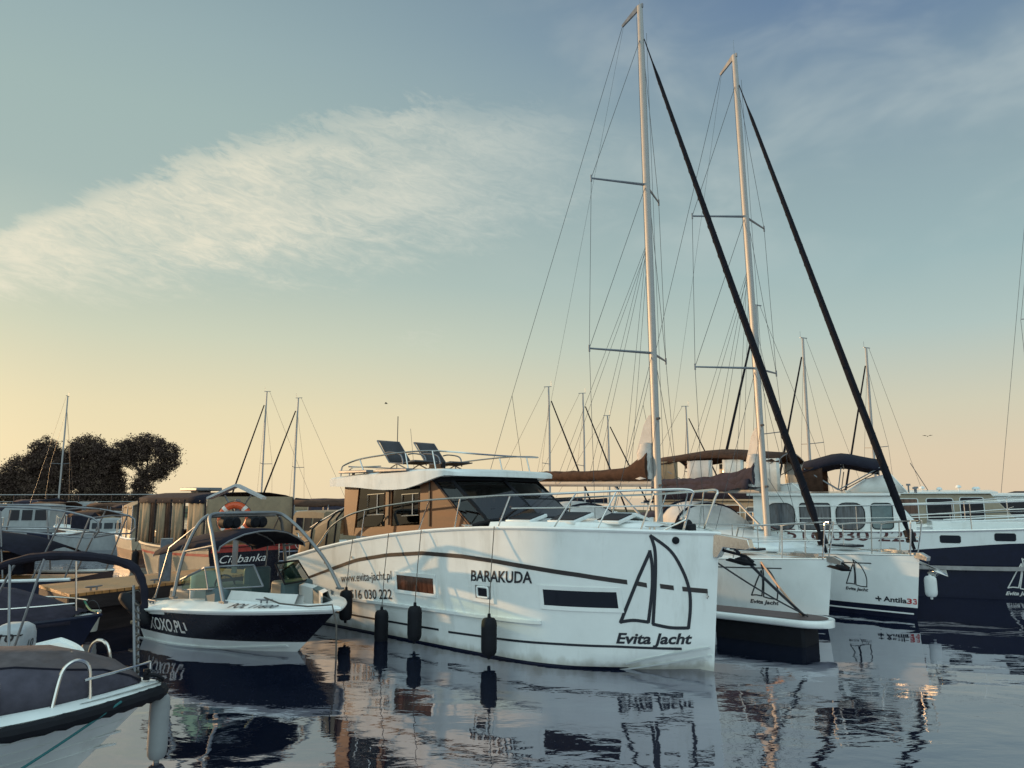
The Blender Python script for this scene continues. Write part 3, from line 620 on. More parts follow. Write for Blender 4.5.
    top = smooth_path([(6.98, 1.2, 2.70), (6.96, 1.2, 2.84), (6.85, 1.2, 2.92), (6.3, 1.2, 3.02), (5.1, 1.2, 3.085), (4.4, 1.18, 3.08), (4.0, 1.05, 3.05), (3.85, .8, 3.03), (3.8, .3, 3.02), (3.8, -.3, 3.02), (3.85, -.8, 3.03), (4.0, -1.05, 3.05), (4.4, -1.18, 3.08), (5.1, -1.2, 3.085), (6.3, -1.2, 3.02), (6.85, -1.2, 2.92), (6.96, -1.2, 2.84), (6.98, -1.2, 2.70)], 4)
    mb = MB(); mb.tube(top, .016, 6)
    for s in (1, -1):
        for (ut, zt2, ub) in ((6.4, 3.01, 6.25), (5.1, 3.085, 5.0), (4.4, 3.08, 4.3)): mb.tube([(ub, (1.2 if ut > 4 else 1.0)*s, 2.74), (ut, (1.2 if ut > 4 else 1.0)*s, zt2)], .013, 6)
    mb.tube([(6.85, 1.1, 2.72), (6.84, 1.1, 2.83), (6.75, 1.1, 2.87), (5.9, 1.1, 2.87)], .014, 6)
    mb.tube([(6.9, -1.1, 2.89), (6.9, 1.1, 2.89)], .013, 6); mb.build('roof_rail', M_steel, b)
    mb = MB(); mb.lathe([(.001, .0), (.03, .01), (.03, .06), (.05, .07), (.05, .11), (.001, .12)], (6.83, 1.02, 2.70), 10); mb.tube([(4.45, .9, 2.78), (4.45, .9, 2.9)], .035, 8); mb.box((4.62, .9, 2.84), (.3, .08, .07)); mb.build('searchlight', M_blackrub, b)
    mb = MB(); mb.tube([(6.55, .2, 2.78), (6.55, .2, 3.9)], .009, 5); mb.tube([(6.6, -.3, 2.78), (6.75, -.3, 3.7)], .005, 4); mb.build('whip_antenna', M_wire, b)
    # hand rail of the side decks and bow
    for s in (1, -1):
        tp = smooth_path([(7.5, 1.44*s, 1.30), (7.25, 1.43*s, 1.47), (6.9, 1.42*s, 1.78), (6.35, 1.42*s, 2.0), (5.6, 1.42*s, 2.13), (4.9, 1.42*s, 2.21), (4.0, 1.42*s, 2.28), (2.7, 1.40*s, 2.33), (1.7, 1.30*s, 2.36), (1.0, 1.05*s, 2.39), (.45, .70*s, 2.41), (.15, .44*s, 2.415), (.06, .36*s, 2.38), (.10, .34*s, 2.28), (.26, .30*s, 1.86)], 5)
        mb = MB(); mb.tube(tp, .017, 7)
        low = smooth_path([(2.45, 1.38*s, 2.15), (1.5, 1.20*s, 2.17), (.9, .96*s, 2.185), (.3, .50*s, 2.2), (.08, .35*s, 2.2)], 4); mb.tube(low, .010, 5)
        for ub, ut in ((6.0, 5.85), (4.45, 4.28), (3.6, 3.42), (2.67, 2.45), (1.68, 1.45), (1.1, .9), (.62, .42), (.42, .20)):
            gb = H.gun(ub, .06, .0, s); best = min(tp, key=lambda q_: abs(q_.x-ut)); mb.tube([gb, best], .012, 6)
        mb.build('guard_rail', M_steel, b)
    # aft cockpit cover with frames
    rows = []
    for u, w, z in ((6.83, 1.22, 2.12), (7.2, 1.24, 2.02), (7.7, 1.25, 1.84), (8.1, 1.22, 1.68), (8.3, 1.15, 1.50)):
        zb_ = H.sheer(min(u, 8.4))+.01; rows.append([(u, w+.08, zb_), (u, w+.03, lerp(zb_, z, .75)), (u, w-.12, z-.02), (u, w*.5, z+.05), (u, 0, z+.07), (u, -w*.5, z+.05), (u, -w+.12, z-.02), (u, -w-.03, lerp(zb_, z, .75)), (u, -w-.08, zb_)])
    cov = MB().grid(rows).build('cockpit_cover', M_tan, b, solid=.01)
    mb = MB()
    for u, w, z in ((7.2, 1.245, 2.02), (7.72, 1.255, 1.84), (6.95, 1.235, 2.09)):
        zb_ = H.sheer(u); mb.tube([(u, w+.09, zb_), (u, w+.045, lerp(zb_, z, .75)), (u, w-.11, z), (u, w*.5, z+.065)], .018, 6)
    mb.build('cover_frame', M_blackrub, cov)
    rows = [[(u, 1.10-.0*u, z+.035), (u, .3, z+.085), (u, -.6, z+.08)] for u, z in ((6.84, 2.12), (7.2, 2.02), (7.7, 1.84), (8.1, 1.69))]
    MB().grid(rows).build('cover_top', M_gel2, cov, solid=.012)
    mb = MB(); mb.box((8.75, 0, .30), (.75, 2.5, .08)); mb.build('swim_platform', M_teak, b, bevel=.02)
    # fenders on its starboard side
    g = 'dark fenders along the white motor yacht'
    for lb, u, z0, z1, ut in (('dark fender nearest the stern of the BARAKUDA yacht, beside the web address', 6.10, .21, .72, 6.1), ('dark fender hanging lowest on the BARAKUDA yacht, its foot in the water', 5.09, -.05, .49, 4.9), ('dark fender hanging in front of the brown hull window of the BARAKUDA yacht', 4.26, .10, .63, 4.1), ('dark fender nearest the bow of the BARAKUDA yacht, under the letter R', 2.65, .09, .62, 2.5)):
        z = H.sheer(u); fender(lb, b, (u, H.half(u, z)+.04, z+.02), (z0+z1)/2, z1-z0, .112, M_blackrub, g, .10)
    # deck chairs on the roof
    for lb, v, du in (('dark reclining deck chair on the yacht roof, the one nearer the stern rail', .42, .12), ('dark reclining deck chair on the yacht roof, the one nearer the searchlight', -.38, -.02)):
        p = to_world(b, (5.75+du, v, 2.81)); c = thing('deck_chair', lb, 'deck chair', p, b.rotation_euler.z, 'deck chairs on the yacht roof')
        q = MB(); q.loft([[(.30, -.25, .16), (.30, .25, .16)], [(.40, -.25, .27), (.40, .25, .27)], [(.63, -.24, .54), (.63, .24, .54)], [(.68, -.24, .57), (.68, .24, .57)]], False, False); q.build('backrest', M_mesh, c, solid=.02)
        q = MB(); q.loft([[(.30, -.25, .15), (.30, .25, .15)], [(0, -.25, .12), (0, .25, .12)], [(-.35, -.25, .17), (-.35, .25, .17)], [(-.42, -.25, .15), (-.42, .25, .15)]], False, False); q.build('seat', M_mesh, c, solid=.02)
        q = MB()
        for s in (1, -1):
            q.tube([(.69, .27*s, .58), (.30, .27*s, .15), (0, .27*s, .12), (-.42, .27*s, .16)], .013, 6); q.tube(smooth_path([(.42, .28*s, .33), (.25, .29*s, .34), (-.05, .29*s, .28), (-.12, .28*s, .10)], 4), .014, 6)
        q.tube([(.69, -.27, .58), (.69, .27, .58)], .013, 6); q.build('frame', M_dsteel, c)
        for s in (1, -1):
            for u_, tz in ((.38, 0), (-.25, 0)): q = MB(); q.tube([(.05 if u_ > 0 else .1, .27*s, .13), (u_, .27*s, .0)], .012, 6); q.build('leg', M_dsteel, c)
    return b, H
YACHT, YH = motor_yacht()
# ================================================================ finger pontoon between the yachts
def in_yacht(u, v, z): return to_world(YACHT, (u, v, z))
def pontoon():
    p = in_yacht(-.62, -2.72, 0); t = thing('finger_pontoon', 'narrow floating pontoon with brown planks and a white rounded rim beside the white yacht bow', 'pontoon', (p.x, p.y, 0), YACHT.rotation_euler.z)
    def outline(w, z, r): 
        pts = [(r+9.5, -w, z)]
        pts += [(r-r*math.sin(a), -w*math.cos(a), z) for a in [math.pi*i/16 for i in range(17)]]
        return pts + [(r+9.5, w, z)]
    A = [outline(w, z, .45) for w, z in ((.38, .30), (.42, .325), (.43, .365), (.42, .40), (.37, .415), (.34, .41))]
    MB().loft(A, True, True).build('rim', M_gel, t, smooth=60)
    mb = MB(); o = [(x+.09, y*.80, .418) for x, y, z in outline(.42, 0, .42)]; mb.add(o, [tuple(range(len(o)))]); mb.build('deck', M_pdeck, t, smooth=0)
    for u in (1.1, 4.2, 7.3): MB().box((u, 0, .09), (1.5, .66, .44)).build('float', M_blackrub, t, bevel=.05)
    return t
PONT = pontoon()
def pontoon_tip(du=.25, v=0.): 
    p = in_yacht(-.62+du, -2.72+v, .43); return p
def rope(name, label, pts, r, m, cat='rope', group=None):
    o0 = Vector(pts[0]); mb = MB(); mb.tube([Vector(p)-o0 for p in pts], r, 6); o = mb.build(name, m, None); o.location = o0; return tag(o, label, cat, group)
# ================================================================ near sailing yachts
def sail_yacht(name, label, x, y, heading, mast_u=4.0, mast_top=14.4, boom_z=2.62, cover=M_bcanvas, furl=True, rk=.14):
    b = boat(name, label, 'sailing yacht', x, y, heading, 'sailing yachts moored beside the white motor yacht')
    H = Hull(10.0, 1.18, 1.52, 1.05, 1.08, 1.20, 4.6, 1.7, 2.0, .16, .45, .86)
    hull = H.mesh('hull', [M_hull, M_navy], b, low=[.06, .12, .22], bands=lambda u, z: 1 if z < .2 else 0, n=40, nz=8)
    H.deck('deck', M_gel2, b, dz=-.005, camber=.07); H.railcap('toe_rail', M_steel, b, .018, .012, inset=.02)
    H.stripe('waterline_stripe', M_gel, hull, [(.2, .105), (9.5, .105)], .028)
    H.stripe('cove_stripe', M_ink, hull, [(.75, 1.02), (3, .98), (9.5, .93)], .020)
    # coachroof and cockpit
    rows = []
    for u, w, h in ((2.9, .45, .02), (3.2, .75, .12), (4.2, .95, .26), (5, 1.02, .38), (6.4, 1.02, .46), (6.5, 1.0, .05)):
        z = H.sheer(u)-.01; rows.append([(u, w+.08, z), (u, w, z+h*.85), (u, w-.12, z+h), (u, 0, z+h+.07), (u, -w+.12, z+h), (u, -w, z+h*.85), (u, -w-.08, z)])
    cr = MB().grid(rows).build('coachroof', M_gel, b, smooth=40)
    for s in (1, -1):
        for ua, ub in ((4.5, 5.1), (5.2, 5.9)):
            mb = MB(); z = H.sheer(ua); mb.add([(ua, s*1.008, z+.10), (ub, s*1.075, z+.12), (ub, s*1.055, z+.30), (ua+.1, s*.99, z+.25)], [(0, 1, 2, 3)]); mb.build('cabin_window', M_bglass, cr, smooth=0, solid=.012)
    mb = MB(); mb.box((8.1, 1.05, 1.28), (3., .28, .42)); mb.box((8.1, -1.05, 1.28), (3., .28, .42)); mb.build('cockpit_coaming', M_gel, b, bevel=.05)
    # sprayhood: pale panel under a dark arch
    rings = []
    for u, k in ((5.7, .0), (5.95, .55), (6.3, .88), (6.7, 1.0), (7.1, 1.0)):
        zb_ = H.sheer(u)+.38; rings.append([(u, 1.08*math.cos(a), zb_+(.78*k)*math.sin(a)**.75) for a in [math.pi*i/14 for i in range(15)]])
    sh = MB().grid(rings).build('sprayhood', M_sail, b, solid=.01)
    mb = MB()
    for u, k in ((6.32, .89), (7.1, 1.01)): mb.tube([(u, 1.10*math.cos(a), H.sheer(u)+.38+(.79*k)*math.sin(a)**.75) for a in [math.pi*i/14 for i in range(15)]], .035, 6)
    mb.build('sprayhood_trim', M_canvas, sh)
    mb = MB(); mb.grid([[(u, w*x, z-.30*abs(x)**2.2+.015*math.sin(u*11+x*7)) for x in (-1, -.8, -.5, -.2, 0, .2, .5, .8, 1)] for u, w, z in ((7.15, 1.10, 2.12), (7.6, 1.22, 2.04), (8.2, 1.28, 1.98), (8.9, 1.22, 1.90), (9.3, 1.15, 1.72))]); mb.build('cockpit_cover', M_pcanvas, b, solid=.012, smooth=60)
    # mast, spreaders, boom
    mz = H.sheer(mast_u)+.38; mast = MB()
    ring = lambda z, k: [(mast_u+.10*k*math.cos(a)*1.0, .065*k*math.sin(a), z) for a in [2*math.pi*i/14 for i in range(14)]]
    mast.loft([ring(mz-.5, 1), ring(mz+6, 1), ring(mast_top-2, .92), ring(mast_top, .78)]); m_ = mast.build('mast', M_alu, b, smooth=60)
    mb = MB(); mb.prism([(mast_u-.1, 0, mast_top), (mast_u+.08, 0, mast_top+.03), (mast_u+.62, 0, mast_top-.22), (mast_u+.60, 0, mast_top-.28), (mast_u+.05, 0, mast_top-.12), (mast_u-.1, 0, mast_top-.1)], (0, .04, 0)); mb.tube([(mast_u, 0, mast_top), (mast_u, 0, mast_top+.45)], .006, 4); mb.build('masthead_crane', M_dsteel, m_)
    mb = MB()
    for z in (mz+1.1, mz+2.6): mb.tube([(mast_u-.08, .05, z), (mast_u-.17, .06, z)], .03, 6)
    mb.tube([(mast_u-.12, -.07, mz+1.2), (mast_u-.12, -.07, mast_top-.8)], .006, 4); mb.tube([(mast_u+.10, .04, mz+1.2), (mast_u+.09, .03, mast_top-.3)], .006, 4); mb.build('halyard', M_wire, m_)
    sp = [(mz+(mast_top-mz)*.318, 1.32, .74), (mz+(mast_top-mz)*.635, 1.20, .66)]
    for z, L_, sw in sp:
        for s in (1, -1): mb = MB(); mb.tube([(mast_u+.05, .05*s, z), (mast_u+sw, L_*s, z+.06)], [.032, .022], 6); mb.tube([(mast_u+sw, L_*s, z-.02), (mast_u+sw, L_*s, z+.14)], .022, 6); mb.build('spreader', M_dsteel, m_)
    be = mast_u+4.3; mb = MB(); mb.tube([(mast_u+.14, 0, boom_z), (be, 0, boom_z+.06)], .075, 10); mb.build('boom', M_alu, b)
    mb = MB(); mb.tube([(mast_u+.14, 0, mz+.08), (mast_u+1.35, 0, boom_z-.06)], .03, 7); mb.build('boom_vang', M_alu, b)
    # stowed mainsail
    rows = []; rnd = random.Random(name+label)
    for i in range(23):
        t = i/22; u = mast_u+.22+t*(be-mast_u-.3); k = lerp(1, .68, t)
        hh = lerp(.34, .24, min(1, t*2.5)) + (.30*max(0, 1-t*6) if furl else 0); w = .15*k+.02; zz = boom_z+.06*t+.07
        rows.append([(u, w*1.1*math.cos(a)+rnd.uniform(-.012, .012), zz+hh*.5+hh*.55*math.sin(a)+rnd.uniform(-.015, .015)) for a in [2*math.pi*j/12 for j in range(12)]])
    MB().loft(rows).build('sail_cover', cover, b, smooth=50)
    if furl:
        rows = []
        for i in range(9):
            t = i/8; z = boom_z+.10+t*.80; d = lerp(.62, .34, t)
            rows.append([(mast_u+.13+d*.5+d*.5*math.cos(a)+rnd.uniform(-.03, .03), (.15-.04*t)*math.sin(a)+rnd.uniform(-.02, .02), z+rnd.uniform(-.03, .03)) for a in [2*math.pi*j/12 for j in range(12)]])
        MB().loft(rows).build('sail_bundle', M_sail, b, smooth=30)
        mb = MB(); mb.prism([(mast_u+.12, 0, boom_z+.75), (mast_u+.62, 0, boom_z+.70), (mast_u+.36, 0, boom_z+1.35), (mast_u+.20, 0, boom_z+1.56), (mast_u+.12, 0, boom_z+1.56)], (0, .03, 0)); mb.build('mainsail_head', M_sail, b, bevel=.01)
    # furled genoa on the forestay
    fz = mz+(mast_top-mz)*.925; a, c = Vector((.10, 0, 1.32)), Vector((mast_u-.10, 0, fz)); mb = MB()
    P_ = [a.lerp(c, t) for t in (0, .03, .06, .3, .6, .9, .94, 1)]; mb.tube(P_, [.03, .03, .075, .075, .062, .042, .018, .012], 9); gf = mb.build('furled_genoa', M_genoa, b)
    mb = MB(); ax_ = (c-a).normalized(); e1 = ax_.cross(Vector((0, 1, 0))).normalized(); e2 = ax_.cross(e1); mb.tube([a.lerp(c, lerp(.07, .90, i/420))+(e1*math.cos(i*.42)+e2*math.sin(i*.42))*(interp([(0, .077), (.6, .066), (1, .040)], i/420)) for i in range(421)], .006, 4); mb.build('luff_wrap', M_canvas, gf)
    mb = MB(); mb.tube([a.lerp(c, .012), a.lerp(c, .03)], .09, 12); mb.build('furling_drum', M_blackrub, b)
    # standing rigging
    mb = MB(); wr = .0075
    for s in (1, -1):
        ch = (mast_u+.55, s*(H.half(mast_u+.55, 1.0)-.06), H.sheer(mast_u)); t1 = (mast_u+sp[0][2], s*sp[0][1], sp[0][0]+.06); t2 = (mast_u+sp[1][2], s*sp[1][1], sp[1][0]+.06)
        mb.tube([ch, t1, t2, (mast_u, .05*s, fz)], wr, 4); mb.tube([t1, (mast_u, .06*s, sp[1][0]-.1)], wr, 4); mb.tube([(mast_u+.35, ch[1], ch[2]), (mast_u, .06*s, sp[0][0]-.1)], wr, 4)
        mb.tube([(mast_u-.3, s*1.1, H.sheer(mast_u)), (mast_u-.06, .06*s, mz+1.9+.6*s)], wr*.8, 4)
        for f in (.22, .5, .78): mb.tube([(mast_u+.05, .03*s, mz+(mast_top-mz)*.52), (lerp(mast_u, be, f), .12*s, boom_z+.05)], .006, 4)
        mb.tube([(9.8, s*1.1, 1.15), (9.3, 0, 5.2)], wr, 4)
    mb.tube([(mast_u+.60, 0, mast_top-.25), (9.3, 0, 5.2)], wr, 4); mb.tube([(mast_u+.56, 0, mast_top-.25), (be, 0, boom_z+.12)], .004, 4); mb.build('standing_rigging', M_wire, b)
    # pulpit and lifelines
    mb = MB()
    for s in (1, -1):
        mb.tube(smooth_path([H.gun(1.55, .08, 0, s), H.gun(1.45, .08, .52, s), H.gun(1.35, .07, .60, s), H.gun(.75, .05, .64, s), Vector((.10, .16*s, 1.86)), Vector((.02, .15*s, 1.80)), Vector((.12, .10*s, 1.22))], 4), .015, 6)
        mb.tube([H.gun(1.42, .08, .32, s), H.gun(.7, .06, .33, s), Vector((.12, .14*s, 1.54))], .011, 6); mb.tube([H.gun(.75, .06, 0, s), H.gun(.72, .05, .64, s)], .013, 6)
    mb.build('pulpit', M_steel, b)
    mb = MB()
    for s in (1, -1):
        st = [H.gun(u, .07, .60, s) for u in (1.45, 3, 4.6, 6.2, 7.8, 9.8)]; mb.tube(st, .005, 4); mb.tube([p-Vector((0, 0, .29)) for p in st], .004, 4)
        for p in st[1:]: mb.tube([p, p-Vector((0, 0, .6))], .011, 6)
    mb.build('lifelines', M_steel, b)
    mb = MB(); cleat(mb, (.8, .25, 1.24), 1.1, .3); cleat(mb, (.8, -.25, 1.24), 1.1, -.3); mb.box((.55, 0, 1.26), (.5, .16, .06)); mb.tube([(1.2, .2, 1.27), (2.2, .35, 1.28)], .02, 6); mb.build('foredeck_fittings', M_steel, b)
    mb = MB(); mb.box((1.75, 0, 1.30), (.5, .5, .05)); mb.build('deck_hatch', M_bglass, b, bevel=.01)
    # anchor on the stem roller
    mb = MB(); mb.prism([(.25, 0, 1.25), (-.05, 0, 1.27), (-.20, 0, 1.20), (-.18, 0, 1.12), (.0, 0, 1.15), (.25, 0, 1.2)], (0, .10, 0)); mb.build('stem_roller', M_steel, b, bevel=.006)
    for o in [c for c in bpy.data.objects if c.parent and (c.parent == b or c.parent.parent == b) and c.type == 'MESH']:   # the rig leans a little aft
        for v in o.data.vertices:
            if v.co.z > 2.0: v.co.x += rk*(v.co.z-2.0)/(mast_top-2.0)
    return b, H, hull
Y2, Y2H, Y2hull = sail_yacht('sailing_yacht', 'white sailing yacht with the tallest mast and a brown sail cover, beside the BARAKUDA yacht', 5.75, 13.62, -52, mast_u=4.0, mast_top=14.5)
Y2H.decal('sail_emblem', mv(sail_logo(), 0, 0, .52), M_ink, Y2hull, 1.36, .36, -.02)
Y3, Y3H, Y3hull = sail_yacht('sailing_yacht', 'white sailing yacht with Antila 33 lettering at its bow and plum boom cover', 7.80, 14.5, -67, mast_u=4.1, mast_top=14.25, boom_z=2.48, cover=M_pcanvas, furl=True, rk=.34)
Y3H.decal('sail_emblem', mv(sail_logo(), 0, 0, .44), M_ink, Y3hull, 1.30, .47, -.02)
Y3H.decal('maker_star', join2d(mv(stroke2d([(-.05, .04), (.06, .04)], .03), .05, 0), mv(stroke2d([(0, -.01), (0, .09)], .025), .06, 0)), M_ink, Y3hull, .80, .30, -.01)
Y3H.decal('lettering', mv(fit_text('Antila', .42, .10, .1, .03), .14, 0), M_ink, Y3hull, .80, .30, -.01)
Y3H.decal('lettering', fit_text('33', .20, .10, .1, .03), M_red, Y3hull, .29, .29, -.01)
# draped winter-style cover over the boom of the second yacht
mb = MB(); rows = []; rnd = random.Random(3)
for i in range(15):
    t = i/14; u = 4.45+t*4.0; top_ = lerp(3.12, 2.72, t**.7); w = .10+.03*math.sin(i*1.7)
    rows.append([(u+rnd.uniform(-.03, .03), s*lerp(w+.16, w*.3, f)+.055*math.sin(i*2.1+f*2.2)*(1-f)+.02*math.sin(i*5.1), lerp(2.50+.05*math.sin(i*1.3), top_+.03*math.sin(i*1.9), f)) for s, f in ((1, 0), (1, .35), (1, .7), (1, .95), (-1, .95), (-1, .7), (-1, .35), (-1, 0))])
mb.grid(rows).build('boom_drape', M_pcanvas, Y3, smooth=40, solid=.01)
# anchors, mooring lines
def anchor(label, p, rotz, s=1.):
    t = thing('anchor', label, 'anchor', p, rotz, 'bow anchors'); mb = MB()
    mb.tube([(.42*s, 0, .10*s), (0, 0, .02*s), (-.12*s, 0, -.06*s)], .022*s, 6); mb.build('shank', M_blackrub, t)
    mb = MB(); 
    for k in (1, -1): mb.add([(-.16*s, 0, -.10*s), (.02*s, .02*k*s, -.11*s), (.24*s, .15*k*s, -.04*s), (.16*s, .19*k*s, -.01*s), (-.02*s, .08*k*s, -.05*s)], [(0, 1, 2, 3, 4)])
    mb.build('fluke', M_blackrub, t, solid=.018*s); return t
p = in_yacht(-.48, 0.0, 1.52); anchor('dark anchor hanging under the bow roller of the BARAKUDA yacht', p, YACHT.rotation_euler.z, .9)
p = to_world(Y2, (-.20, 0, 1.13)); anchor('dark anchor hanging from the stem of the yacht with the brown sail cover', p, Y2.rotation_euler.z, .95)
a = in_yacht(-.30, 0, 1.66); c = pontoon_tip(.5, -.1); rope('mooring_line', 'dark double mooring line slanting from the BARAKUDA bow down to the pontoon tip', sag(a, c, .02), .022, M_ink)
rope('mooring_line', 'thin dark second line beside the slanting mooring line at the pontoon tip', sag(in_yacht(-.02, .05, 1.48)+Vector((.0, 0, 0)), pontoon_tip(.42, -.05), .04), .012, M_ink)
a = to_world(Y2, (1.05, Y2H.half(1.05, 1.1)+.01, 1.12)); c = pontoon_tip(.55, -.14); rope('mooring_line', 'pinkish tan mooring line from the white yacht with brown sail cover to the pontoon tip', sag(a, c, .03), .020, mat('tan_rope', (.48, .30, .20), .8, bump=.4, bscale=120))
a = to_world(Y3, (-.05, -.05, 1.15))
t = boat('bow_anchor', 'steel bow anchor sticking forward on its roller from the Antila 33 yacht', 'anchor', *to_world(Y3, (-.02, -.12, 0))[:2], -67+0)
mb = MB(); mb.tube([(.2, 0, 1.10), (-.35, 0, .92)], .025, 6); mb.build('shank', M_steel, t)
mb = MB(); mb.add([(-.45, 0, .86), (-.30, .16, .95), (-.12, .12, .90), (-.2, 0, .84), (-.12, -.12, .90), (-.30, -.16, .95)], [(0, 1, 2, 3, 4, 5)]); mb.build('fluke', M_steel, t, solid=.02)
fender('white round-bottomed fender under the bow anchor of the Antila 33 yacht', Y3, (.05, -.30, 1.12), .62, .40, .11, M_gel2, 'pale fenders')
# ================================================================ cabin cruisers
def cruiser(label, x, y, heading, L=10., beam=1.75, Hs=1.15, Hm=1.2, Hb=1.6, top=M_gel, low=M_navy, split=None, cab=(3.2, 8.6), cab_h=1.05, windows=(), fly=None, name='cabin_cruiser', group='cabin cruisers behind the sailing yachts', cabmat=None, rails=True, wsglass=None, pane=None, hardtop=False, wsrake=.55, cabw=.30, roofmat=None):
    b = boat(name, label, 'boat', x, y, heading, group)
    H = Hull(L, beam*.88, beam, Hs, Hm, Hb, L*.42, 1.8, 2.2, .55, .5, .93)
    spl = split or (lambda u: -9)
    hull = H.mesh('hull', [top, low], b, low=[.08, .16], bands=lambda u, z: 1 if (z < spl(u) or z < .1) else 0, mid=split, n=34, nz=14)
    H.deck('deck', M_gel2, b, dz=-.03); H.railcap('gunwale', M_steel if split else M_blackrub, b, .03, .0)
    cm = cabmat or M_gel; ua, ub = cab; rows = []; zc = lambda u: H.sheer(u)-.04
    zr = zc((ua+ub)/2)+cab_h
    wf = lambda u: H.half(u, H.sheer(u))-cabw
    f0 = ua; f1 = ua+wsrake
    # side walls, front and roof as one shell
    for u, zt_, k in ((f0, None, 1), (f1, zr, 1), ((f1+ub)/2, zr+.02, 1), (ub, zr, 1)):
        z0 = zc(u); w = wf(max(u, f0+.2)); zt2 = z0+.25 if zt_ is None else zt_
        rows.append([(u, w, z0), (u, w-.05, zt2-.06), (u, w-.12, zt2), (u, w*.4, zt2+.05), (u, -w*.4, zt2+.05), (u, -w+.12, zt2), (u, -w+.05, zt2-.06), (u, -w, z0)])
    cabin = MB().loft(rows, True, True).build('cabin', cm, b, smooth=30)
    w0 = wf(f1)
    mb = MB(); ro = [(f1-.22, w0*.9), (f1-.05, w0+.04), ((f1+ub)/2, wf((f1+ub)/2)+.05), (ub+.15, wf(ub)+.04)]
    mb.loft([[(u, w, zr-.02), (u, w, zr+.035), (u, 0, zr+.10), (u, -w, zr+.035), (u, -w, zr-.02)] for u, w in ro]); mb.build('cabin_roof', roofmat or top, cabin, smooth=40)
    # front windows standing on the raked front
    zf0 = zc(f0)+.28; g = wsglass or M_bglass; n_f = 3
    for i in range(n_f):
        a0, a1 = -1+2*i/n_f+.08, -1+2*(i+1)/n_f-.08; wv = w0-.14
        P = lambda a, t: Vector((lerp(f0, f1, lerp(.08, .90, t))-.012-.01, a*wv, lerp(zf0-.02, zr-.10, lerp(.08, .95, t))+.012))
        MB().add([P(a0, 0), P(a1, 0), P(a1, 1), P(a0, 1)], [(0, 1, 2, 3)]).build('front_window', g, cabin, smooth=0, solid=.012)
    for s in (1, -1):
        for q in windows:
            u1_, u2_, za, zb_ = q[:4]; r = q[4] if len(q) > 4 else .08; mg = q[5] if len(q) > 5 else (pane or M_blglass)
            w1, w2 = wf(u1_), wf(u2_); zz = zc((u1_+u2_)/2)
            # wall leans in by 5 cm over its height
            h_ = zr-.06-zz; lean = lambda z: -.05*(z-zz)/h_
            if s == 1: o = Vector((u2_, w2+lean(zz+za)+.003, zz+za)); ex = Vector((u1_-u2_, w1-w2, 0))
            else: o = Vector((u1_, -w1-lean(zz+za)-.003, zz+za)); ex = Vector((u2_-u1_, w1-w2, 0))
            wd = ex.length; ex.normalize(); ey = Vector((0, s*(lean(zz+zb_)-lean(zz+za)), zb_-za)); hd = ey.length; ey.normalize()
            window_frame(b, cabin, 'window', o, ex, ey, wd, hd, min(r, wd*.45, hd*.45), mg, M_blackrub if cm is not M_cream else M_gel2, .022, .014)
    if rails:
        mb = MB()
        for s in (1, -1):
            pts = [H.gun(u, .06, .62, s) for u in H.us(10, u_to=L*.72)]; pts[0] = Vector((H.u0(H.Hb)+.05, .12*s, H.Hb+.66)); mb.tube(pts, .016, 6); mb.tube([q-Vector((0, 0, .3)) for q in pts], .009, 5)
            for q in pts[1::2]: mb.tube([q, q-Vector((0, 0, .62))], .012, 6)
        mb.build('guard_rail', M_steel, b)
    if fly: fly(b, H, zr, wf)
    return b, H, hull, cabin, zr
def arch(u, w, z0, z1, k=.7, n=14): return [(u, w*math.cos(a), z0+(z1-z0)*math.sin(a)**k) for a in [math.pi*i/n for i in range(n+1)]]
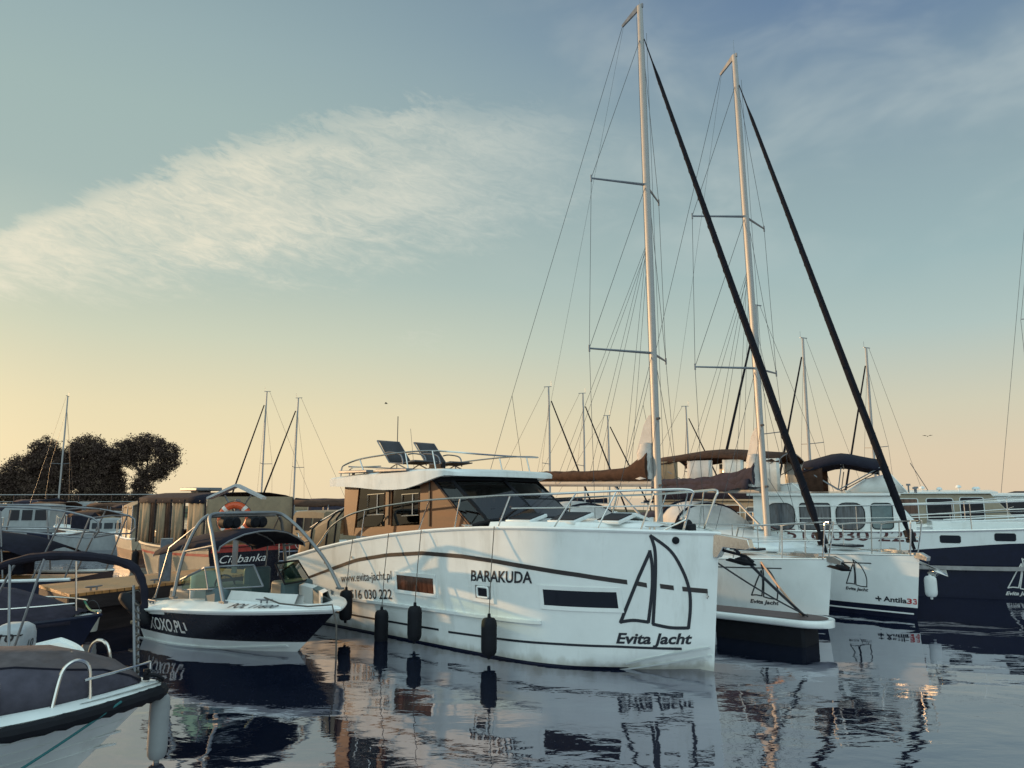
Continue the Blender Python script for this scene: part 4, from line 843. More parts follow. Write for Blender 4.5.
def fly_canopy(wu, cu, zc_, cmat, side=None, apron=None, wh=.52):
    """flybridge: raked pale windscreen from wu, folding canopy cu=(front, back) with its top at zc_"""
    def f(b, H, zr, wf):
        u0_, u1_ = wu; w = wf(u1_)-.10; mb = MB()
        rows = [[(u0_, w*.62, zr+.06), (u0_-.05, 0, zr+.10), (u0_, -w*.62, zr+.06)], [(lerp(u0_, u1_, .5), w*.66, zr+wh), (lerp(u0_, u1_, .42), 0, zr+wh+.02), (lerp(u0_, u1_, .5), -w*.66, zr+wh)]]
        mb.grid(rows); mb.add([(u0_, w*.62, zr+.06), (lerp(u0_, u1_, .5), w*.66, zr+wh), (u1_+.25, w, zr+wh*.72), (u1_+.7, w, zr+.05)], [(0, 1, 2, 3)]); mb.add([(u0_, -w*.62, zr+.06), (lerp(u0_, u1_, .5), -w*.66, zr+wh), (u1_+.25, -w, zr+wh*.72), (u1_+.7, -w, zr+.05)], [(0, 1, 2, 3)])
        ws = mb.build('flybridge_windscreen', M_vinylwin, b, smooth=20, solid=.012)
        mb = MB(); mb.tube([(u1_+.7, w, zr+.06), (u1_+.25, w, zr+wh*.72), (lerp(u0_, u1_, .5), w*.66, zr+wh), (lerp(u0_, u1_, .42), 0, zr+wh+.02), (lerp(u0_, u1_, .5), -w*.66, zr+wh), (u1_+.25, -w, zr+wh*.72), (u1_+.7, -w, zr+.06)], .02, 6)
        for s in (1, -1): mb.tube([(u0_, s*w*.62, zr+.06), (lerp(u0_, u1_, .5), s*w*.66, zr+wh)], .016, 6)
        mb.build('windscreen_frame', M_steel, ws)
        c0, c1 = cu; w2 = w+.04; rows = []
        for i in range(9):
            t = i/8; u = lerp(c0, c1, t); zz = zc_-.16*(2*t-1)**2-.03*math.sin(t*9); rows.append([(u, w2*x, zz-.26*x*x-(.10 if abs(x) == 1 else 0)) for x in (-1, -.97, -.7, -.35, 0, .35, .7, .97, 1)])
        cn = MB().grid(rows).build('canopy', cmat, b, solid=.012, smooth=60)
        mb = MB()
        for i in (0, 4, 8): mb.tube([(p[0], p[1]*.985, p[2]-.02) for p in rows[i]], .018, 6)
        for s in (1, -1):
            um = lerp(c0, c1, .5)
            for ut in (c0+.02, um, c1-.02): mb.tube([(um+.1, s*w2*.98, zr+.12), (ut, s*w2*.98, zc_-.42)], .016, 6)
        mb.build('canopy_frame', M_dsteel, cn)
        if side:
            for s in (1, -1):
                for (ta, tb, mm) in side:
                    ua, ub = lerp(c0, c1, ta), lerp(c0, c1, tb); rows2 = [[(lerp(ua, ub, j/6), s*(w2-.02+.015*math.sin(j*2.2)), z) for j in range(7)] for z in (zr+.08, (zr+zc_)/2, zc_-.40)]
                    MB().grid(rows2).build('side_curtain', mm, cn, solid=.008)
        if apron:
            mb = MB(); ua, ub = apron; rows2 = [[(lerp(ua, ub, j/10), w+.10+.02*math.sin(j*1.9), z) for j in range(11)] for z in (zr+.02, zr+.55)]; mb.grid(rows2); mb.grid([[(p[0], -p[1], p[2]) for p in r] for r in rows2]); mb.build('flybridge_apron', M_pcanvas, b, solid=.01)
    return f
mat('pale_teal_glass', (.12, .17, .18), .1, var=.2)
CR_B = cruiser('tall white cabin cruiser with navy lower hull and 516 030 222 on its side', 15.9, 17.15, -25, 12., 1.95, 1.50, 1.52, 1.85, M_gel, M_navy, split=lambda u: interp([(0, 1.45), (4.2, 1.26), (6.6, 1.02), (12, .86)], u), cab=(6.0, 9.75), cab_h=.94, cabw=.20, wsrake=.5, wsglass=mat('pale_teal_glass', (.12, .17, .18), .1, var=.2),
    windows=((6.5, 6.95, .10, .70, .08, MATS['pale_teal_glass']), (7.12, 7.75, .08, .72, .22), (7.9, 8.6, .08, .72, .06), (8.75, 9.4, .08, .72, .2)), fly=fly_canopy((6.1, 6.8), (6.65, 8.5), 3.48, M_canvas, side=[(.74, 1., M_bcanvas)]))
bB, HB, hullB = CR_B[:3]
HB.decal('phone_symbol', mv(phone_icon(.15), .15, .14), mat('maroon_lettering', (.09, .028, .030), .5), hullB, 9.45, 1.27, .0)
HB.decal('lettering', mv(fit_text('516 030 222', 2.95, .27, 0, .01), .5, 0), MATS['maroon_lettering'], hullB, 9.45, 1.27, .0)
HB.stripe('rub_rail', mat('grey_fender_rope', (.30, .29, .29), .7, var=.3, bump=.3), hullB, [(.6, .82), (4, .70), (8, .66), (11.8, .62)], .09, thick=.07)
for ua, ub in ((5.55, 5.15), (4.45, 4.05)): HB.decal('hull_port', ([(0, 0), (.03, -.03), (ua-ub, -.03), (ua-ub+.03, 0), (ua-ub+.03, .12), (ua-ub, .15), (.03, .15), (0, .12)], [tuple(range(8))]), M_bglass, hullB, ua, interp([(4, 1.38), (6, 1.26)], ua), .0)
HB.decal('sail_emblem', mv(sail_logo(), 0, 0, .60), M_wht, hullB, 4.30, .10, .02)
mb = MB()
for s in (1, -1): mb.tube([(5.2, 1.0*s, 1.72), (3.6, 1.15*s, 1.82), (2.2, .75*s, 1.92)], .02, 6)
mb.box((4.4, 0, 1.62), (2.4, 1.7, .22)); mb.build('foredeck_trunk', M_gel, bB, bevel=.05)
mb = MB()
for k, (u, v, h) in enumerate(((5.9, .5, .12), (6.2, .2, .18), (6.0, -.3, .22), (6.5, .8, .10), (5.8, -.7, .15))): mb = MB(); mb.tube([(u, v, CR_B[4]+.05), (u, v, CR_B[4]+.05+h)], .02, 5); mb.box((u, v, CR_B[4]+.05+h), (.10, .10, .05)); mb.build('roof_fitting', M_dsteel, bB)
CR_A = cruiser('dark-hulled cabin cruiser with a long brown flybridge canopy, behind the two nearest yacht masts', 13.9, 20.7, -36, 11., 1.85, 1.15, 1.3, 1.7, M_cream, M_navy, split=lambda u: 1.05, cab=(4.6, 10.2), cab_h=1.05, wsrake=.9, cabmat=M_cream,
    windows=((6.2, 7.0, .25, .8, .1), (7.2, 8.5, .06, .90, .05, M_bcanvas), (8.6, 10.0, .06, .90, .05, M_bcanvas)), fly=fly_canopy((5.2, 6.2), (5.9, 10.2), 3.92, M_bcanvas, side=[(.0, .16, M_vinylwin), (.26, .42, M_vinylwin), (.50, .70, M_sail), (.78, .97, M_tan)], apron=(6.6, 10.2)))
CR_C = cruiser('low white cabin cruiser with cream window surrounds behind the bow of the tall white cruiser', 19.5, 21.8, -24, 10., 1.7, 1.15, 1.25, 1.6, M_gel2, M_navy, split=lambda u: .5, cab=(4.2, 8.8), cab_h=1.30, wsrake=.75, cabmat=M_cream, roofmat=M_gel,
    windows=((5.15, 5.75, .46, 1.12, .05, M_bglass), (5.95, 6.65, .46, 1.12, .05, M_bglass), (6.9, 7.95, .42, 1.14, .04, M_brglass)))
bC = CR_C[0]
for u, v, h in ((5.2, .4, .12), (5.6, .0, .28), (6.2, .6, .10), (6.6, -.4, .22), (7.4, .2, .14), (5.0, -.6, .16)): mb = MB(); mb.tube([(u, v, CR_C[4]+.03), (u, v, CR_C[4]+.06+h*.4)], .025, 5); mb.lathe([(.001, 0), (.08, .0), (.09, .03), (.05, .08), (.001, .09)], (u, v, CR_C[4]+.06+h*.4), 10); mb.build('roof_fitting', M_gel2, bC)

mb = MB(); mb.tube([(6.4, -.2, CR_C[4]), (6.9, -.2, CR_C[4]+1.0)], .012, 5); mb.build('whip_antenna', M_wire, bC)
CR_D = cruiser('white hardtop cruiser with a wide raked grey windscreen beside the cream-windowed cruiser', 23.6, 24.4, -22, 11., 1.8, 1.2, 1.35, 1.7, M_gel2, M_navy, split=lambda u: .5, cab=(3.6, 8.8), cab_h=1.10, wsrake=1.8, cabmat=M_gel2, wsglass=mat('smoked_windscreen', (.06, .055, .065), .08, var=.3),
    windows=((5.9, 6.9, .4, .9, .1, M_bglass), (7.2, 8.4, .4, .9, .1, M_bglass)))
CR_E = cruiser('motor boat under a dark navy cabin top beyond the white hardtop cruiser', 28.6, 27.2, -22, 10., 1.7, 1.2, 1.3, 1.6, M_gel2, M_navy, split=lambda u: .5, cab=(3.2, 8.6), cab_h=1.25, wsrake=1.2, cabmat=M_gel2, roofmat=M_canvas, windows=((5.2, 6.4, .4, .95, .1, M_bglass), (6.8, 8.0, .4, .95, .1, M_bglass)))
# ================================================================ jetty, pile, lifebuoy stand
def jetty():
    A, B, D, C = Vector((-7.38, 12.74, 0)), Vector((-5.36, 16.8, 0)), Vector((-6.95, 17.5, 0)), Vector((-8.75, 14.1, 0))
    t = thing('wooden_jetty', 'low wooden jetty with sunlit plank deck between the small boats and the wakeboard boat', 'jetty', A, math.atan2(B.y-A.y, B.x-A.x))
    inv = Matrix.Rotation(-t.rotation_euler.z, 3, 'Z'); a, b_, d, c = [inv @ (p-A) for p in (A, B, D, C)]
    z = Vector((0, 0, 1)); MB().prism([p+z*.685 for p in (a, b_, d, c)], (0, 0, .05)).build('deck', M_jet, t, smooth=0)
    mb = MB()
    for p, q, k in ((a, b_, 1), (b_, d, 1), (d, c, 1), (c, a, 1)):
        n = (q-p).cross(z).normalized()*-.03; mb.prism([p+n+z*.43, q+n+z*.43, q+n+z*.658, p+n+z*.658], n.normalized()*.05)
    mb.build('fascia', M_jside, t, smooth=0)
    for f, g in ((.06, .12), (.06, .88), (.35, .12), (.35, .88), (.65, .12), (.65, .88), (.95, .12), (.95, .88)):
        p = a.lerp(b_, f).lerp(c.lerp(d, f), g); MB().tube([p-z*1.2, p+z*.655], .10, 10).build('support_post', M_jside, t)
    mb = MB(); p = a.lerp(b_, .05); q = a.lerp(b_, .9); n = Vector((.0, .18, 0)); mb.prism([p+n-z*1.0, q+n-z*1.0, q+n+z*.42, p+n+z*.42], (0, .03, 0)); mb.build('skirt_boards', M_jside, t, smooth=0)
    mb = MB(); 
    for f in (.12, .4): cleat(mb, a.lerp(b_, f)+Vector((0, .18, .712)), 1.4, 0)
    mb.build('mooring_cleats', M_dsteel, t)
    return t
jetty()
t = thing('mooring_pile', 'square grey mooring pile standing at the jetty behind the wakeboard boat', 'pile', (-6.76, 14.8, 0), R(20)); mb = MB(); mb.box((0, 0, .25), (.21, .21, 2.5)); mb.build('pile_shaft', M_pile, t, bevel=.012); mb = MB(); mb.box((0, 0, 1.508), (.215, .215, .02)); mb.build('pile_cap', M_dsteel, t, bevel=.005)
px = -5.97; py = 16.25
t = thing('lifebuoy_stand', 'grey post with a small gable roof holding the orange lifebuoy', 'lifebuoy stand', (px, py, .70), R(5)); mb = MB(); mb.box((0, .10, .78), (.10, .09, 1.60)); mb.box((0, .05, 1.22), (.07, .22, .05)); mb.build('post', M_dsteel, t, bevel=.006)
for s in (1, -1): mb = MB(); mb.prism([(0, 0, 1.90), (s*.58, 0, 1.62), (s*.58, 0, 1.57), (0, 0, 1.845)], (0, .40, 0)); mb.build('roof_panel', mat('galvanised_sheet', (.40, .42, .44), .45, metal=.6, var=.2), t, smooth=0)
mb = MB()
for s in (1, -1): mb.tube([(0, .06, 1.20), (s*.28, .06, 1.66)], .018, 6)
mb.build('roof_brace', M_dsteel, t)
t = thing('lifebuoy', 'orange lifebuoy ring hanging under the little gable roof', 'lifebuoy', (px, py-.06, 1.86), R(5)); mb = MB(); mb.tube([(.29*math.cos(a), 0, .29*math.sin(a)) for a in [2*math.pi*i/32 for i in range(32)]], .075, 10, True); mb.build('ring', M_orange, t)
mb = MB()
for a in (.8, 2.35, 3.9, 5.5): mb.tube([(.29*math.cos(a+d), 0, .29*math.sin(a+d)) for d in (-.12, 0, .12)], .078, 10)
mb.build('reflective_band', M_wht, t); mb = MB(); mb.tube([(.385*math.cos(a), -.02, .385*math.sin(a)-.02*abs(math.sin(2*a))) for a in [2*math.pi*i/32 for i in range(32)]], .008, 5, True); mb.build('grab_line', M_rope, t)
# white bucket hanging at the jetty end
t = thing('bucket', 'small pale bucket hanging in the dark under the jetty edge', 'bucket', (-7.05, 12.85, .10), 0); mb = MB(); mb.lathe([(.001, 0), (.095, 0), (.105, .02), (.135, .30), (.145, .30), (.145, .33), (.125, .33), (.10, .03), (.001, .03)], (0, 0, 0), 20); mb.build('bucket_body', mat('pale_plastic', (.62, .60, .52), .45, dirt=('555040', 6., .5)), t); mb = MB(); mb.tube(smooth_path([(.14, 0, .32), (.09, 0, .44), (0, 0, .50), (-.09, 0, .44), (-.14, 0, .32)], 4), .006, 5); mb.build('handle', M_wire, t)
# ================================================================ wakeboard boat
def wake_boat():
    b = boat('wakeboard_boat', 'black and white wakeboard boat with a steel tower, dark bimini and number POL 11600', 'motorboat', -2.5, 11.1, -38)
    H = Hull(3.9, .92, 1.14, .50, .66, .73, 2.3, 1.7, 2.5, .95, .35, .96)
    hull = H.mesh('hull', [M_gel, M_black], b, low=[.06, .12, .15, .165], bands=lambda u, z: 1 if .16 < z < H.sheer(u)-.09 else 0, n=40, nz=12)
    H.stripe('spray_rail', M_gel2, hull, [(1.0, .10), (2, .02), (4.2, .0)], .03, thick=.025)
    rr = H.railcap('rub_rail', M_gel, b, .032, -.02)
    # gunwale deck: a collar round the open cockpit
    def inner(u): return max(0, H.half(u, H.sheer(u))-interp([(0, .2), (.5, .24), (1.4, .36), (4.3, .26)], u))
    up = lambda u: interp([(0, .02), (.9, .06), (1.6, .10), (2.4, .12), (4.3, .08)], u)
    mb = MB(); us = H.us(22)
    for s in (1, -1):
        rows = []
        for u in us:
            z = H.sheer(u); w = H.half(u, z); wi = inner(u) if u > .42 else 0.; rows.append([(u, s*w, z), (u, s*lerp(w, wi, .5), z+up(u)*.75), (u, s*wi, z+up(u)), (u, s*wi, z+up(u)-.03 if u > .42 else z+up(u))])
        mb.grid(rows)
    mb.build('gunwale_deck', M_gel, b, smooth=50)
    rows = []
    for u in [x for x in us if x >= .40]: w = inner(u); z = H.sheer(u)+up(u)-.02; wl = max(.01, min(w*.92, H.half(u, .40)-.07)); zl = interp([(.4, .58), (1.2, .36), (4.3, .28)], u); rows.append([(u, w, z), (u, wl, zl), (u, 0, zl-.02), (u, -wl, zl), (u, -w, z)])
    mb = MB(); mb.grid(rows); mb.build('cockpit_liner', M_gel2, b, smooth=40)
    mb = MB(); mb.box((3.76, 0, .45), (.26, 1.9, .35)); mb.box((3.3, 0, .60), (.7, 1.3, .45)); mb.build('engine_cover', M_upt, b, bevel=.06)
    # bow seating
    for s in (1, -1):
        q = []
        for u in (.62, .9, 1.2, 1.5, 1.75):
            wi = inner(u)-.01; z = H.sheer(u)+up(u); q.append([(u, s*wi, z-.02), (u, s*(wi-.07), z+.13), (u, s*max(0.02, wi-.17), z+.10), (u, s*max(.02, wi-.16), .62), (u, s*max(.01, wi-.40), .60), (u, s*max(.01, wi-.41), .5)])
        mb = MB(); mb.grid(q[:2], 0); mb.grid(q[1:3], 1 if s == -1 else 0); mb.grid(q[2:], 0); mb.build('bow_seat', [M_up, M_upt], b, smooth=50)
    for s in (1, -1):
        mb = MB(); mb.box((2.55, s*.48, .55), (.5, .5, .22)); mb.box((2.82, s*.48, .86), (.12, .5, .52)); mb.build('helm_seat', M_up if s == 1 else M_upt, b, bevel=.05)
    mb = MB(); mb.box((1.95, .58, .72), (.35, .62, .46)); mb.box((1.95, -.58, .72), (.35, .62, .46)); mb.build('console', M_upt, b, bevel=.05)
    mb = MB(); mb.tube([(2.2+.04*math.cos(a), .5+.17*math.sin(a), .93+.16*math.cos(a)) for a in [2*math.pi*i/18 for i in range(18)]], .014, 6, True); mb.build('steering_wheel', M_blackrub, b)
    # windscreen
    for s in (1, -1):
        fb = [(1.62, s*.20, .93), (1.70, s*.62, .94), (1.95, s*.93, .93), (2.6, s*.98, .88)]; ft = [(1.90, s*.20, 1.24), (1.98, s*.58, 1.25), (2.2, s*.86, 1.23), (2.75, s*.94, 1.02)]
        for i in range(3):
            mb = MB(); mb.add([fb[i], fb[i+1], ft[i+1], ft[i]], [(0, 1, 2, 3)]); g = mb.build('windscreen_pane', M_gglass, b, smooth=0)
        mb = MB(); mb.tube(ft, .018, 6); mb.tube(fb, .014, 6); mb.tube([fb[0], ft[0]], .016, 6); mb.tube([fb[2], ft[2]], .012, 6); mb.build('windscreen_frame', M_dsteel if s == 1 else M_blackrub, b)
    # tower
    mb = MB(); zt = 2.03
    for s in (1, -1):
        fr = smooth_path([(1.30, s*1.06, .80), (1.62, s*.99, 1.25), (2.08, s*.84, 1.72), (2.40, s*.72, 1.97), (2.48, s*.60, zt+.01), (2.48, s*.42, zt+.02)], 5); mb.tube(fr, .030, 8)
        rr_ = smooth_path([(2.75, s*1.04, .78), (2.72, s*.94, 1.40), (2.62, s*.78, 1.88), (2.56, s*.64, zt)], 4); mb.tube(rr_, .028, 8)
        mb.tube([(1.90, s*.90, 1.58), (2.68, s*.93, 1.46)], .018, 6); mb.tube([(2.55, s*.68, 1.98), (3.2, s*.92, 1.5), (3.4, s*1.0, .70)], .014, 6)
        mb.box((1.30, s*1.06, .81), (.14, .07, .03)); mb.box((2.75, s*1.04, .76), (.14, .07, .03))
    mb.tube([(2.48, -.42, zt+.02), (2.48, .42, zt+.02)], .032, 8); mb.tube([(2.58, -.62, zt-.03), (2.58, .62, zt-.03)], .022, 8); mb.build('tower', mat('brushed_tower_tube', (.22, .23, .24), .42, metal=.7, var=.15), b)
    for v in (.40, .26, -.10, -.24):
        mb = MB(); mb.tube([(2.56, v, zt-.13), (2.53, v, zt-.13), (2.38, v, zt-.13), (2.36, v, zt-.13)], [.06, .092, .095, .075], 14); mb.tube([(2.355, v, zt-.13), (2.345, v, zt-.13)], .06, 14); mb.build('tower_speaker', M_blackrub, b)
    rows = []
    for i in range(10):
        t = i/9; u = 1.85+t*1.75; zz = 1.70+.12*math.sin(math.pi*min(1, .25+t*.8))-.06*t; rows.append([(u+.10*abs(x), .80*x*(1+.16*t), zz-.24*abs(x)**2.4-(.05 if abs(x) == 1 else 0)) for x in (-1, -.97, -.8, -.5, -.2, 0, .2, .5, .8, .97, 1)])
    cn = MB().grid(rows).build('bimini', M_canvas, b, solid=.014, smooth=60)
    mb = MB()
    for i in (0, 5, 9): mb.tube([(p[0], p[1], p[2]-.012) for p in rows[i]], .014, 6)
    mb.build('bimini_bow', M_dsteel, cn)
    # lettering
    def deck_text(ua, width, side):
        vs, fs = fit_text('POL 11600', width, .14, .25, .012); out = []
        for x, y in vs:
            u = ua - side*x*.84; w = H.half(u, H.sheer(u)); wi = inner(u); t = .12+y/.36; q = up(u)*(1.5*t if t < .5 else .75+.5*(t-.5)); out.append((u, side*lerp(w, wi, t), H.sheer(u)+q+.012))
        mb = MB(); mb.add(out, fs); mb.build('lettering', M_ink, b, smooth=0)
    deck_text(1.36, .80, 1); deck_text(1.1, .80, -1)
    H.decal('lettering', fit_text('XOXO.PL', 1.05, .20, .2, .02), M_wht, hull, 3.5, .22, .02); H.decal('lettering', fit_text('1', .06, .13, .1, .02), M_wht, hull, 2.42, .29, .015)
    for p_, an in (((.95, .62, H.sheer(.95)+.07), .5), ((.95, -.62, H.sheer(.95)+.07), -.5), ((3.5, 1.0, .60), 0.)): mb = MB(); cleat(mb, p_, 1.2, an); mb.build('cleat', M_dsteel, b)
    mb = MB(); mb.box((4.05, 0, .22), (.5, 1.9, .06)); mb.build('swim_platform', M_teak, b, bevel=.02)
    return b, H
WB, WH = wake_boat()
rope('mooring_line', 'grey stern line from the wakeboard boat to the square grey pile', sag(to_world(WB, (3.5, 1.0, .66)), (-6.70, 14.7, 1.05), .10), .012, M_rope)
t = thing('fender', 'black slanting fender pressed between the wakeboard boat stern and the jetty', 'fender', to_world(WB, (3.62, 1.22, .52)), WB.rotation_euler.z+.3); mb = MB(); mb.tube([(-.34, 0, -.20), (-.30, 0, -.18), (-.24, 0, -.14), (.20, 0, .16), (.27, 0, .20), (.31, 0, .23)], [.02, .075, .10, .10, .075, .02], 12); mb.build('fender_body', M_blackrub, t); mb = MB(); mb.tube([(.31, 0, .23), (.1, -.15, .28), (0, -.25, .12)], .008, 5); mb.build('fender_line', M_rope, t)
rope('mooring_line', 'dark mooring line hanging from the wakeboard boat bow cleat into the water', [to_world(WB, p) for p in ((.95, .62, .86), (.6, .60, .80), (.28, .35, .76), (.02, .12, .78), (-.04, .08, .5), (-.03, .06, .1), (-.02, .05, -.3))], .012, M_rope)
# ================================================================ canal boat with the canvas canopy
def canal_boat():
    b = boat('canal_boat', 'dark-hulled canopy boat with cream side curtains and the name Ciubanka on its black stern', 'boat', -11.74, 25.11, 138)
    H = Hull(6.3, 1.28, 1.42, 1.0, .92, 1.15, 2.6, 1.9, 2.3, .3, .4, .97)
    hull = H.mesh('hull', [M_cream, M_black], b, low=[.08, .2], bands=lambda u, z: 1 if u > 6.2 else 0, n=30, nz=8)
    H.deck('deck', M_teak, b, dz=-.02); H.railcap('gunwale', M_cream, b, .05, .0)
    H.stripe('red_stripe', M_redp, hull, [(.3, .80), (3, .72), (6.29, .80)], .07, sides=(1, -1))
    flat_decal('red_band', ([(0, 0), (2.60, 0), (2.60, .11), (0, .11)], [(0, 1, 2, 3)]), M_redp, hull, (6.306, -1.30, .86), (0, 1, 0), (0, 0, 1))
    flat_decal('lettering', fit_text('Ciubanka', 1.35, .21, .35, .0), M_wht, hull, (6.306, -1.05, .58), (0, 1, 0), (0, 0, 1))
    mb = MB(); mb.box((6.33, 0, 1.02), (.06, 2.7, .05)); mb.build('stern_capping', M_redp, hull, bevel=.01)
    zr = 2.46; mb = MB(); rows = []
    for u in (1.5, 2.2, 3.5, 4.8, 5.9): rows.append([(u, 1.34*x, zr-.16*abs(x)**3-(.14 if abs(x) == 1 else 0)) for x in (-1, -.985, -.8, -.4, 0, .4, .8, .985, 1)])
    mb.grid(rows); cn = mb.build('canopy', M_canvas, b, solid=.014, smooth=50)
    for s in (1, -1):
        for ua, ub, m_ in ((1.55, 2.3, M_tan), (2.35, 2.7, M_bcanvas), (2.85, 3.35, M_tan), (3.4, 3.75, M_bcanvas), (3.85, 4.5, M_tan), (4.85, 5.8, M_tan)):
            MB().grid([[(lerp(ua, ub, j/8), s*(1.31+.03*math.sin(j*2.3)), z) for j in range(9)] for z in (1.0, 1.6, zr-.22)]).build('side_curtain', m_, cn, solid=.008)
        for u in (1.5, 2.75, 3.8, 4.65, 5.9): mb = MB(); mb.tube([(u, s*1.33, .98), (u, s*1.33, zr-.2)], .028, 6); mb.build('canopy_post', M_jside, cn)
    MB().grid([[(5.90+.012*math.sin(j*1.7), lerp(-1.29, 1.29, j/16), z) for j in range(17)] for z in (1.05, 1.6, zr-.12)]).build('stern_curtain', M_tan, cn, solid=.008)
    mb = MB(); mb.box((3.2, -.2, zr+.10), (1.1, .8, .10)); mb.box((3.2, -.2, zr+.02), (.5, .4, .10)); mb.build('roof_panel', M_dsteel, cn, bevel=.02)
    mb = MB()
    for v in (.95, .62, 1.25): mb.tube(smooth_path([(6.42, v, .15), (6.42, v, 1.02), (6.38, v, 1.25), (6.28, v, 1.3)], 4), .018, 6)
    for z in (.3, .55, .8, 1.05): mb.tube([(6.42, .62, z), (6.42, 1.25, z)], .016, 6)
    mb.tube([(6.46, 1.28+.17*math.cos(a), 1.02+.17*math.sin(a)) for a in [2*math.pi*i/18 for i in range(18)]], .014, 6, True); mb.build('boarding_ladder', M_steel, b)
    mb = MB(); mb.box((.95, 0, 1.15), (.8, 1.0, .30)); mb.build('fore_cabin', M_wood, b, bevel=.06)
    return b, H
CB, CH = canal_boat()
for lb, u in (('dark fender on the sunlit side of the Ciubanka boat nearest its bow', 1.9), ('dark fender on the sunlit side of the Ciubanka boat near the middle', 4.0)):
    z = CH.sheer(u); fender(lb, CB, (u, -CH.half(u, z)-.05, z), .42, .62, .11, M_blackrub, 'fenders of the canopy boat', -.08)
# ================================================================ nearest boats at the lower left
def near_boat():
    b = boat('rowing_boat', 'nearest small white clinker boat under a grey canvas cover with a dark rope fender', 'rowing boat', -3.08, 6.82, 15)
    H = Hull(4.6, .55, .95, .60, .60, .68, 1.35, 1.5, 2.2, .66, .25, .9)
    hull = H.mesh('hull', [M_gel2], b, low=[.05], n=36, nz=10)
    for z in (.12, .22, .32, .42): H.stripe('plank_edge', M_gel2, hull, [(.36-.3*z, z+.10), (1.2, z), (2.4, z-.02), (4.5, z)], .014, thick=.012, n=24)
    # deck margin
    mb = MB()
    for s in (1, -1): mb.grid([[tuple(H.gun(u, .0, .0, s)), tuple(H.gun(u, .10, .035, s)), tuple(H.gun(u, .28, .04, s)), tuple(H.gun(u, .30, .0, s))] for u in H.us(20)])
    mb.build('side_deck', M_gel2, b, smooth=50)
    mb = MB(); mb.grid([[(u, s*max(0, H.half(u, H.sheer(u))-.0)*f, H.sheer(u)+.03) for s, f in ((1, .9), (1, .4), (-1, .4), (-1, .9))] for u in (.02, .15, .35, .5)]); mb.build('foredeck', M_gel2, b)
    # rope fender: a fat twisted roll just below the gunwale
    us = H.us(60); pts = [H.gun(u, -.035, -.055, 1) for u in us[::-1]] + [H.gun(u, -.035, -.055, -1) for u in us[1:]]
    mb = MB(); rs = [.058+.008*math.sin(i*2.6) for i in range(len(pts))]; mb.tube(pts, rs, 9); mb.build('rope_fender', M_blackrub, b)
    mb = MB()
    # cover
    rows = []
    for u, k, zz in ((.17, .02, .03), (.24, .25, .10), (.42, .55, .20), (.70, .8, .30), (1.0, .95, .36), (1.5, 1., .40), (2.6, 1., .41), (4.4, .95, .36)):
        w = max(.03, H.half(u, H.sheer(u))-.20); rows.append([(u, w*math.cos(a), H.sheer(u)+.035+zz*max(0, math.sin(a))**.85+.010*math.sin(u*9+a*5)+.007*math.sin(u*21-a*9)*math.sin(a)) for a in [math.pi*i/18 for i in range(19)]])
    cm = MB()
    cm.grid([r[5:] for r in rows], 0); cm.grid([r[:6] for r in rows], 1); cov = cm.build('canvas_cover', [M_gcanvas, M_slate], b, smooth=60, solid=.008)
    mb = MB(); mb.tube([(r[5][0], r[5][1]+.004, r[5][2]+.006) for r in rows], .009, 5); mb.build('cover_seam', M_canvas, cov)
    def hoop(u0_, u1_, s):
        mb = MB(); a, c = H.gun(u0_, .15, .03, s), H.gun(u1_, .15, .03, s); up = Vector((0, 0, .31)); i = Vector((0, -.04*s, 0))
        mb.tube(smooth_path([a, a.lerp(c, .12)+up*.75+i, a.lerp(c, .35)+up+i, a.lerp(c, .65)+up+i, a.lerp(c, .88)+up*.75+i, c], 5), .015, 7); return mb
    hoop(.46, .68, 1).build('bow_handrail', M_steel, b); hoop(1.0, 1.2, 1).build('bow_handrail', M_steel, b); hoop(.5, .75, -1).build('bow_handrail', M_steel, b)
    mb = MB(); mb.tube([H.gun(.50, .15, .19, 1), H.gun(.30, .12, .20, 1), H.gun(.14, .08, .21, 1), Vector((.10, .0, .88))], .010, 6); mb.tube([(.10, 0, .66), (.10, .0, .88)], .010, 6); mb.build('grab_bar', M_steel, b)
    mb = MB(); mb.tube([H.gun(1.03, .16, .17, 1), H.gun(1.6, .16, .15, 1)], .010, 6); mb.build('grab_bar', M_steel, b)
    mb = MB(); mb.tube([(.12, .0, .73), (.12, .0, .82)], .03, 8); mb.tube([(.12, -.08, .80), (.12, .08, .80)], .014, 6); mb.tube(smooth_path([(.12, .03, .76), (.05, .10, .79), (-.02, .06, .74), (.04, -.05, .70), (.0, .05, .62)], 5), .018, 6); mb.build('mooring_bitt', M_blackrub, b)
    # folded bimini on tall legs at the bow
    mb = MB(); inv = lambda p: Matrix.Rotation(-b.rotation_euler.z, 3, 'Z') @ (Vector(p)-b.location)
    tp = smooth_path([inv(Vector(p)+Vector((.06, 0, 0))) for p in ((-3.42, 7.00, 1.30), (-3.45, 7.02, 1.48), (-3.56, 7.08, 1.63), (-3.72, 7.14, 1.70), (-4.1, 7.26, 1.745), (-4.6, 7.40, 1.74), (-5.0, 7.5, 1.67), (-5.4, 7.6, 1.50), (-5.6, 7.65, 1.2))], 5)
    rs = [.030+.014*math.sin(math.pi*i/(len(tp)-1))+.004*math.sin(i*1.9) for i in range(len(tp))]; mb.tube(tp, rs, 9); bim = mb.build('folded_bimini', M_canvas, b)
